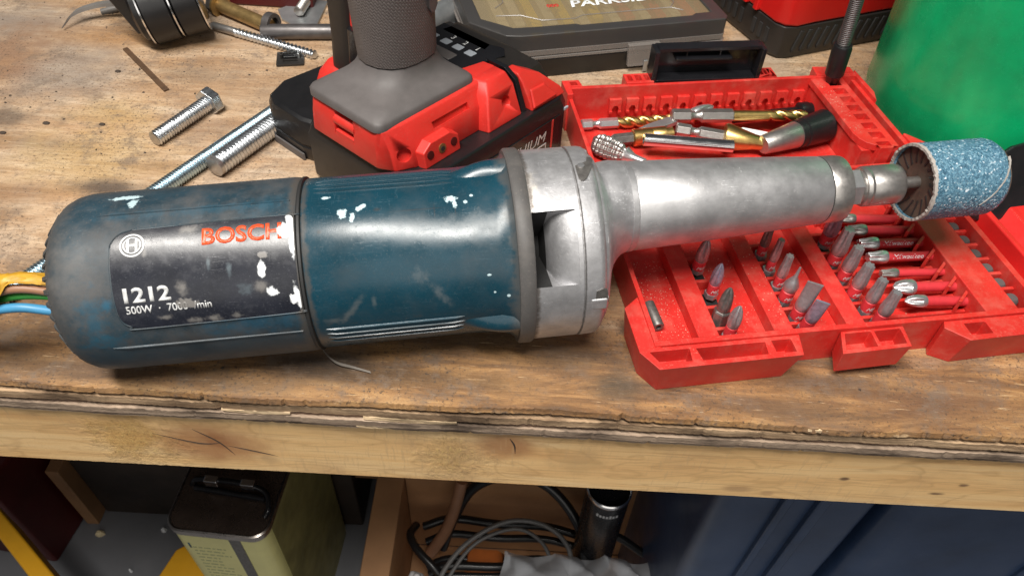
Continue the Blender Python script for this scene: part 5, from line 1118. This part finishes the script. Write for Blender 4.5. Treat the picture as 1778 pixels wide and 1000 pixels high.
def ringwall(g, outer, inner, z0, z1):
    e = []; to = [g.v(x, y, z1) for x, y in outer]; ti_ = [g.v(x, y, z1) for x, y in inner]
    for L_ in (to, ti_): e += [g.bm.edges.new((L_[i], L_[(i+1)%len(L_)])) for i in range(len(L_))]
    bmesh.ops.triangle_fill(g.bm, edges=e, use_beauty=True)
    bo_ = [g.v(x, y, z0) for x, y in outer]; bi = [g.v(x, y, z1-.5) for x, y in inner]
    for a, b in ((to, bo_), (ti_, bi)):
        for i in range(len(a)): g.f([a[i], a[(i+1)%len(a)], b[(i+1)%len(a)], b[i]])
    return g
lidr = obj('lid_frame', ringwall(G(), sc(oo, *ctr, 1.0), ih, 1.85, 3.5), 'smoke_rim', og, 25, bevel=.10)
g = G(); g.stack([(3.30, ih), (3.38, ih)]); lw = obj('lid_window', g, 'clear_lid', lidr, 0)
g = G(); g.stack([(1.85, sc(oo, *ctr, 1.004)), (2.30, sc(oo, *ctr, 1.004))]); obj('lid_skirt', g, 'clear_edge', lidr, 25, bevel=.05)
for P in ([(-1.2,3.4),(.6,3.2),(2.0,2.2),(4.5,2.1),(5.2,2.5),(12.2,2.6),(13.0,2.0)], [(-1.0,4.6),(-.2,5.4),(-.2,9)], [(12.2,2.6),(12.8,3.4),(12.8,9)]):
    g = G(); g.tube([(x, y, 3.39) for x, y in P], .05, 6); obj('lid_ridge', g, 'clear_edge', lw, 40)
flat_text('lettering', 'PARKSIDE', 1.5, 'white_paint', lw, frame((4.75, 3.85, 3.40), (1, 0.03, 0), (.25, 1, 0)), bold=.035, shear=.15, extrude=.01, width=7.4)
flat_text('lettering', '000', .62, 'label_red', lw, frame((2.9, 4.1, 3.40), (1, 0, 0), (0, 1, 0)), bold=.02, extrude=.01)
# clear front latch
g = G(); g.stack([(.5, [(8.1,-.45),(10.4,-.45),(10.4,-.1),(8.1,-.1)]), (2.2, [(8.0,-.40),(10.5,-.40),(10.5,.05),(8.0,.05)])]); obj('lid_latch', g, 'clear_edge', lidr, 0, bevel=.06)
g = G(); g.box(9.3, 9.6, -.62, -.46, 0.1, 1.0); obj('latch_pin', g, 'galv', lidr, 0, bevel=.04)
# what shows through the lid
rr = random.Random(8)
for k in range(13):
    x = -1.2 + 1.22*k; col = ['cream', 'cream', 'yellow_bit', 'cream', 'yellow_bit', 'cream', 'yellow_bit', 'cream', 'red_label', 'cream', 'red_label', 'cream', 'red_label'][k]
    g = G(); y0 = 2.0 + rr.uniform(-.3, .5); g.stack([(1.56, rrect(x, x+.95, y0, 10, .2)), (2.9, rrect(x+.1, x+.85, y0+.1, 9.9, .2))])
    o = place(obj('wall_plug_pack', g, {'red_label': 'label_red'}.get(col, col), None, 30), OL, (0, 0, OR))
    nm = {'cream': 'cream', 'yellow_bit': 'yellow', 'red_label': 'red'}[col]
    tag(o, '%s plastic piece under the clear lid of the organiser, %s from the left' % (nm, ['first','second','third','fourth','fifth','sixth','seventh','eighth','ninth','tenth','eleventh','twelfth','thirteenth'][k]), 'plastic piece', 'pieces inside the organiser box')
# charger
ch = thing('battery_charger', 'red charger with black vented base at the back right', 'charger', (19.4, 33.6, 0), (0, 0, R(24)))
cb = [(0,.9),(.9,0),(18,0),(18,12),(-1.6,12),(-1.2,8)]
cb = [(.0,1.0),(.35,.3),(1.1,0),(18,0),(18,12),(0,12)]
g = G(); g.stack([(0, sc(cb, 9, 6, .965)), (.35, sc(cb, 9, 6, .99)), (2.7, cb)]); cbs = obj('vented_base', g, 'black_soft', ch, 30, bevel=.12, seg=3)
for k in range(17):
    x = 1.75 + .80*k; g = G(); g.M = Matrix.Translation((x, -.02, 1.55)) @ Matrix.Rotation(R(14), 4, 'Y'); g.box(-.19, .19, -.06, .25, -.85, .80); obj('vent_slot', g, 'rubber_black', cbs, 0, bevel=.06)
    g = G(); g.M = Matrix.Translation((x-.22, -.03, .62)); g.stack([(0, rrect(-.13, .13, -.05, .1, .03)), (.28, rrect(-.10, .10, -.01, .1, .03))]); obj('vent_lug', g, 'black_soft', cbs, 0)
for k in range(7):
    y = 1.7 + .85*k + (.9 if k > 2 else 0); g = G(); g.box(-.05, .2, y-.20, y+.20, .9, 2.1); obj('vent_slot', g, 'rubber_black', cbs, 0, bevel=.05)
g = G(); ct = [(.1,1.2),(.5,.4),(1.3,.05),(3.0,.15),(18,.2),(18,12),(.15,12)]
g.stack([(2.72, sc(ct, 9, 6, 1.012)), (3.0, sc(ct, 9, 6, 1.02)), (9, sc(ct, 9, 6, .99))]); hsg = obj('housing', g, 'far_red', ch, 30, bevel=.25, seg=3)
for y in (3.2, 4.6, 6.0): 
    g = G(); g.stack([(2.75, rrect(-.35, .2, y, y+.5, .1)), (8.5, rrect(-.15, .3, y, y+.5, .1))]); obj('housing_rib', g, 'far_red', hsg, 30, bevel=.1)
# green jug
jg = thing('green_jug', 'big scuffed green plastic jug standing behind the bit case', 'jug', (34.1, 27.2, 0))
def jr(x): return 1
g = G(); g.M = Matrix.Rotation(-PI/2, 4, 'Y')
g.lathe([(0, 6.0), (.1, 8.6), (.5, 9.15), (1.2, 9.35), (3, 9.45), (8, 9.5), (14, 9.55), (20, 9.4), (23, 8.0), (25, 5)], 72, rf=lambda p, x: 1 + .006*math.sin(3*p+x*.4) + .004*math.sin(7*p-x*.7))
jb = obj('body', g, 'green', jg, 60)
for (a, z, w, h) in ((205, 5.5, .5, .16), (197, 9.2, .25, .1), (222, 11.0, .30, .12), (212, 2.6, .15, .35)):
    bm = patch([(z-h, a-w*5), (z+h*.4, a-w*3), (z+h, a), (z+h*.5, a+w*5), (z-h*.6, a+w*4)], 9.5, .01)
    for v in bm.verts: v.co = Matrix.Rotation(-PI/2, 4, 'Y') @ v.co
    obj('scuff', bm, 'pale_scuff', jb, 40)
# black ribbed paddle leaning against the jug
bpd = thing('black_guard', 'black ribbed plastic guard leaning between the jug and the red lid', 'guard', (28.4, 15.4, 2.4), (R(52), 0, R(14)))
pts = [(-2.9,-.8),(-2.2,.6),(-1.0,1.9),(.6,2.7),(2.6,3.0),(8,3.0),(8,-1.6),(2,-1.6),(-1.6,-1.5)]
g = G(); g.prism(pts, -.15, .25); obj('guard_plate', g, 'black', bpd, 0, bevel=.15, seg=3)
for k in range(3):
    g = G(); g.M = Matrix.Translation((1.6, -.9+1.1*k, .25)) @ Matrix.Rotation(R(8), 4, 'Z'); g.box(-.3, 6, -.07, .07, -.05, .22); obj('guard_rib', g, 'black_gloss', bpd, 0, bevel=.04)
# ------------------------------------------------------------------ under the bench
g = G(); g.box(-300, 300, -200, 200, -76, -75); struct(obj('floor', g, 'floor', None, 0))
tn = thing('solvent_tin', 'pale yellow rectangular solvent tin with folded handle under the bench', 'tin', (-33.4, 12.3, -75), (0, 0, R(-3)))
to_ = rrect(0, 10.2, 0, 17.5, 1.6, 6)
g = G(); g.stack([(0, to_), (32.2, to_)]); tb = obj('tin_body', g, 'tin_yellow', tn, 40)
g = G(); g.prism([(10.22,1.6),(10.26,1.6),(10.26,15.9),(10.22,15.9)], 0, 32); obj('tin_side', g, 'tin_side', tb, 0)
g = G(); g.stack([(32.0, sc(to_, 5.1, 8.7, 1.015)), (32.9, sc(to_, 5.1, 8.7, 1.02)), (33.0, sc(to_, 5.1, 8.7, 1.0)), (32.75, sc(to_, 5.1, 8.7, .975))]); obj('tin_rim', g, 'tin_rim', tb, 40)
g = G(); g.stack([(32.7, sc(to_, 5.1, 8.7, .98)), (32.8, sc(to_, 5.1, 8.7, .975))]); obj('tin_top', g, 'tin_top', tb, 40)
g = G(); g.tube(crv([(.9,5.0,32.8), (1.6,5.1,33.7), (3.6,5.0,34.2), (6.8,4.9,34.2), (9.0,4.5,33.7), (9.7,3.2,33.2), (9.5,2.2,32.8)], 6), .30, 8); hn = obj('folded_handle', g, 'black_gloss', tn, 60)
g = G(); g.tube([(1.4,4.6,33.0), (9.0,4.1,33.0)], .34, 8); obj('handle_bed', g, 'black_gloss', hn, 60)
for x in (3.4, 7.2):
    g = G(); g.box(x-.7, x+.7, 4.5, 5.3, 33.6, 34.65); obj('handle_bracket', g, 'chrome', hn, 0, bevel=.1)
g = G(); g.prism([(6.3,-.06),(7.5,-.06),(7.5,.0),(6.3,.0)], 0, 32.0); obj('tin_stripe', g, 'bit_dark', tb, 0)
flat_text('lettering', 'I', 1.6, 'text_dark', tb, frame((1.5, -.02, 28.9), (1,0,0), (0,0,1)), bold=.03, extrude=.01)
rr = random.Random(77)
for i in range(15):                       # faint small print, too blurred to read in the photograph
    x = 1.9; xe = 5.3 + rr.uniform(-1.2, .4)
    while x < xe:
        w = rr.uniform(.25, .8); g = G(); g.box(x, min(xe, x+w), -.012, 0, 28.95-.80*i, 29.20-.80*i); obj('print_mark', g, 'faint_print', tb, 0); x += w+.18
for (nm, lb, pts, z0, z1) in (('yellow_trestle', 'yellow painted steel leg at the bottom left corner', [(-59,17.3),(-57.5,18.2),(-44.0,8.2),(-45.5,7.0)], -58, -50),):
    g = G(); g.prism(pts, z0, z1); tag(obj(nm, g, 'orange_steel', None, 0, bevel=.3), lb, 'trestle')
g = G(); g.prism([(-43.5,13.0),(-41.6,19.8),(-39.8,21.0),(-34.3,18.5),(-34.3,13.0)], -74.9, -65); tag(obj('yellow_box', g, 'orange_steel', None, 0, bevel=.3), 'yellow box edge beside the solvent tin', 'box')
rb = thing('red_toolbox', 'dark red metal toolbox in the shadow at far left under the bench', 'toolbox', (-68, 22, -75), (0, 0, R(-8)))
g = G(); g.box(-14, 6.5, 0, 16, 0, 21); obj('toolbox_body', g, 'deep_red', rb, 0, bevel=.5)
g = G(); g.box(-3, 5.5, -.6, 0, 14, 19.5); obj('toolbox_plate', g, 'grey_plate', rb, 0, bevel=.2)
g = G(); g.box(-5.5, -3.8, -1.2, 0, 2, 15); obj('toolbox_latch', g, 'grey_plate', rb, 0, bevel=.2)
g = G(); g.prism([(-60,27),(-58.2,27),(-58.2,45),(-60,45)], -75, -60); tag(obj('wood_batten', g, 'crate_wood', None, 0, bevel=.2), 'brown wooden batten beside the red toolbox', 'batten')
g = G(); g.box(-58, -20, 29.0, 52, -75, -48); tag(obj('dark_cupboard', g, 'dark_board', None, 0, bevel=.3), 'dark stained wooden cupboard in shadow behind the solvent tin', 'cupboard')  # dark box added where the bench's shadow falls on the floor
for k, (x, y, r) in enumerate(((-57.5, 25.6, .7), (-48.6, 26.6, .45), (-45.9, 27.2, .3), (-51, 20.5, .25))):
    g = G(); n = 8; rr = random.Random(k); g.loft([[(x+r*q*math.cos(2*PI*i/n)*rr.uniform(.7,1.2), y+r*q*.7*math.sin(2*PI*i/n), -75+z) for i in range(n)] for q, z in ((1, 0), (.9, .4), (.4, .8))])
    tag(obj('paint_flake', g, ['cream','white_paint','white_paint','white_paint'][k], None, 0), ['tan crumb on the grey floor by the cupboard', 'white plaster crumb left of the tin on the floor', 'smaller white crumb closest to the tin', 'white speck on the open grey floor'][k], 'crumb', 'crumbs on the floor')
# open wooden crate
cr_ = thing('wooden_crate', 'open brown wooden crate full of cables under the bench', 'crate', (0, 0, -75))
def cbx(name, x0, x1, y0, y1, z0, z1): g = G(); g.box(x0, x1, y0, y1, z0, z1); return obj(name, g, 'crate_wood', cr_, 0, bevel=.15)
cbx('side_board', -15.6, -12.2, 8, 27.5, .1, 20.0); cbx('back_board', -12.15, 19.5, 26.2, 27.6, 1.0, 31); cbx('side_board', 19.6, 21.8, 8, 27.5, .1, 31); cbx('base_board', -12.15, 19.5, 8, 26.15, .2, 1.2)
cbx('corner_post', -14.0, -12.2, 27.6, 30, .1, 31); cbx('cross_rail', -24, -15.7, 30.2, 31.5, 12, 17)
def cable(name, lab, pts, r, m, grp='cables in the crate'): tag(obj(name, G().tube(crv(pts, 12), r, 10), m, None, 60), lab, 'cable', grp)
zc = -58
cable('cable', 'thick black cable arching highest in the crate', [(-7,20.5,-62),(-5.6,23.0,-58),(-3.2,25.0,-54),(1.5,25.5,-51.5),(6.0,24.2,-52),(9.6,21.0,-55),(10.6,17.5,-59),(9.5,15,-62)], .62, 'cable')
cable('cable', 'brownish cable looping down the left of the crate', [(-4.8,24.6,-52),(-5.4,23.2,-55),(-6.6,21.6,-59),(-8.5,19.8,-62)], .75, 'wire_brown')
cable('cable', 'thin pale cable looping in front of the black ones', [(-7.4,13,-60),(-6.2,16.2,-58),(-3.4,19.0,-56),(1.0,21.2,-55),(5.5,21.2,-55.5),(8.5,19.2,-57),(9.0,16.2,-60)], .30, 'cable_clear')
cable('cable', 'second thin pale cable loop inside the first', [(-7.0,13,-61),(-5.2,16.4,-58.5),(-2.4,19.2,-56.5),(2.0,20.6,-55.6),(5.2,19.6,-56.6),(6.6,17.4,-58.5),(6.6,15.2,-61)], .24, 'cable_clear')
for k, (dy, dz, r, lb) in enumerate(((0, 0, .55, 'black cable running across the crate, furthest back'), (-1.6, -.9, .5, 'black cable running across the crate, second from the back'), (-4.8, -1.0, .5, 'black cable running across the crate in front of the orange piece'), (-6.2, .2, .55, 'black cable lowest in view across the crate'), (-7.4, .1, .45, 'thin black cable nearest the front of the crate'))):
    cable('cable', lb, [(-9.6+k*.5, 22.6+dy, -60.5+dz), (-6, 23.4+dy, -59.6+dz), (0, 23.0+dy*.9, -59.6+dz), (6, 23.2+dy*.8, -60+dz), (12, 22.0+dy*.7, -60.5+dz)], r, 'cable')
cable('cable', 'black cable with silver plug running out to the right', [(11.6,20.2,-53.5),(14.5,19.6,-54.5),(18,18.2,-56),(23,16.6,-57),(27.5,14.8,-57.8)], .50, 'cable', 'cables on the right')
cable('cable', 'black cable curling at the left end of the crate', [(-10.5,22.5,-60),(-10.9,20.5,-58.5),(-9.8,18.5,-58),(-7.6,16.6,-58.5),(-5.5,15,-60)], .5, 'cable')
g = G(); g.tube([(9.9,20.8,-53.0),(11.9,20.1,-53.6)], .62, 12); tag(obj('cable_plug', g, 'galv', None, 40, bevel=.1), 'small silver cable plug beside the black can', 'plug')
g = G(); g.tube([(27.2,15.0,-57.7),(29.4,14.2,-58.1)], .55, 12); tag(obj('cable_plug', g, 'galv', None, 40, bevel=.1), 'small silver cable plug at the far right end of the black cable', 'plug')
g = G(); g.stack([(-61, rrect(-4.0, 1.0, 16.8, 20, .8)), (-59.6, rrect(-3.6, .6, 17.2, 19.6, .8))]); tag(obj('orange_piece', g, 'orange_bit', None, 40), 'orange plastic piece under the cables', 'plastic piece')
g = G(); g.stack([(-62, rrect(-8.2, -2.4, 11.8, 14.9, .8)), (-60.4, rrect(-7.8, -2.8, 12.2, 14.5, .8))]); tag(obj('cream_piece', g, 'cream', None, 40), 'cream plastic piece at the bottom middle of the crate', 'plastic piece')
g = G(); g.stack([(-63, rrect(-11.8, -8.4, 12.5, 15.2, .5)), (-60.6, rrect(-11.6, -8.8, 12.8, 14.8, .5))]); tag(obj('yellow_piece', g, 'yellow_bit', None, 40), 'yellow plastic piece under the white wadding', 'plastic piece')
bm = bmesh.new(); bmesh.ops.create_icosphere(bm, subdivisions=3, radius=1.0)
rr = random.Random(3)
for v in bm.verts: v.co *= 1 + .16*math.sin(v.co.x*5+1)*math.sin(v.co.y*6)+.12*math.sin(v.co.z*7+v.co.x*3); v.co.z *= 1.2
o = place(obj('white_wadding', bm, 'white_foam', None, 180), (-9.6, 15.2, -59.4)); tag(o, 'white wad of padding at the left of the crate', 'wadding')
# black spray can
can = thing('spray_can', 'black spray can with silver rim standing in the crate', 'can', (11.8, 20.4, -62))
g = G(); g.M = Matrix.Rotation(-PI/2, 4, 'Y'); g.lathe([(0, 2.3), (.2, 2.45), (17.4, 2.45), (17.6, 2.38)], 48); cbd = obj('can_body', g, 'can_black', can, 40)
g = G(); g.M = Matrix.Rotation(-PI/2, 4, 'Y'); g.lathe([(17.5, 2.36), (17.6, 2.50), (17.85, 2.54), (18.1, 2.50), (18.2, 2.38), (18.1, 2.28), (17.7, 2.22)], 48, cap=False); obj('can_rim', g, 'chrome', can, 40)
g = G(); g.M = Matrix.Rotation(-PI/2, 4, 'Y'); g.lathe([(17.5, 2.30), (17.75, 2.24), (17.60, 1.4), (17.55, .2)], 48); obj('can_top', g, 'black_gloss', can, 40)
for k in range(7):                        # blurred white print below the rim
    a = R(-118 + 8.5*k); g = G(); g.M = Matrix.Rotation(a, 4, 'Z'); g.box(2.44, 2.462, -.13, .12, 15.6, 16.1 + (.12 if k in (0, 4) else 0)); obj('print_mark', g, 'label_white', cbd, 0)
# crumpled clear bag
g = G(); n, m = 60, 40; rr = random.Random(12); vg = []
for i in range(n+1):
    row = []
    for j in range(m+1):
        x = 0.5 + 18.5*i/n; y = 4 + 12.2*j/m
        k, q = i/n, j/m
        hmp = 4.2*math.sin(PI*min(1, k*.8+.12))**.7*math.sin(PI*min(.98, q*.7+.28))**.6
        cr1 = abs(math.sin(x*.55 + y*.35 + 1.2*math.sin(y*.4))); cr2 = abs(math.sin(x*.9 - y*.75 + .8*math.sin(x*.5))); cr3 = abs(math.sin(x*1.9 + y*1.3))
        row.append(g.v(x + .3*math.sin(y*.9+i*.7), y + .25*math.sin(x*1.1), -53.0 + hmp - .75*cr1**.8 + .40*cr2 - .06*cr3 + rr.uniform(-.02, .02)))
    vg.append(row)
for i in range(n):
    for j in range(m): g.f([vg[i][j], vg[i+1][j], vg[i+1][j+1], vg[i][j+1]])
tag(obj('plastic_bag', g, 'bag', None, 50), 'crumpled clear plastic bag at the bottom middle under the bench', 'bag')
# blue storage bins
for k, (x0, x1, y, lb) in enumerate(((16.8, 29.4, 8.0, 'dark blue plastic storage bin, left of the pair under the bench'), (30.1, 70, 7.6, 'dark blue plastic storage bin, right of the pair under the bench'))):
    b = thing('storage_bin', lb, 'storage bin', (x0, y, -75), (0, 0, 0), 'blue storage bins')
    w = x1-x0
    g = G(); g.stack([(.2, rrect(.5, w-.3, .8, 32, 1.8)), (58, rrect(0, w, 0, 32, 1.8))]); obj('bin_body', g, 'blue_bin', b, 40)
    if k == 0:
        for a, c in ((7.0, 7.9), (4.4, 5.1)):
            g = G(); g.stack([(0, [(a,.2),(c,.2),(c,1.2),(a,1.2)]), (58, [(a,-.55),(c,-.55),(c,.5),(a,.5)])]); obj('bin_rib', g, 'blue_bin', b, 30, bevel=.2)
    else:
        g = G(); g.stack([(0, [(14,.4),(15,.4),(15,1.2),(14,1.2)]), (58, [(14,-.4),(15,-.4),(15,.5),(14,.5)])]); obj('bin_rib', g, 'blue_bin', b, 30, bevel=.2)
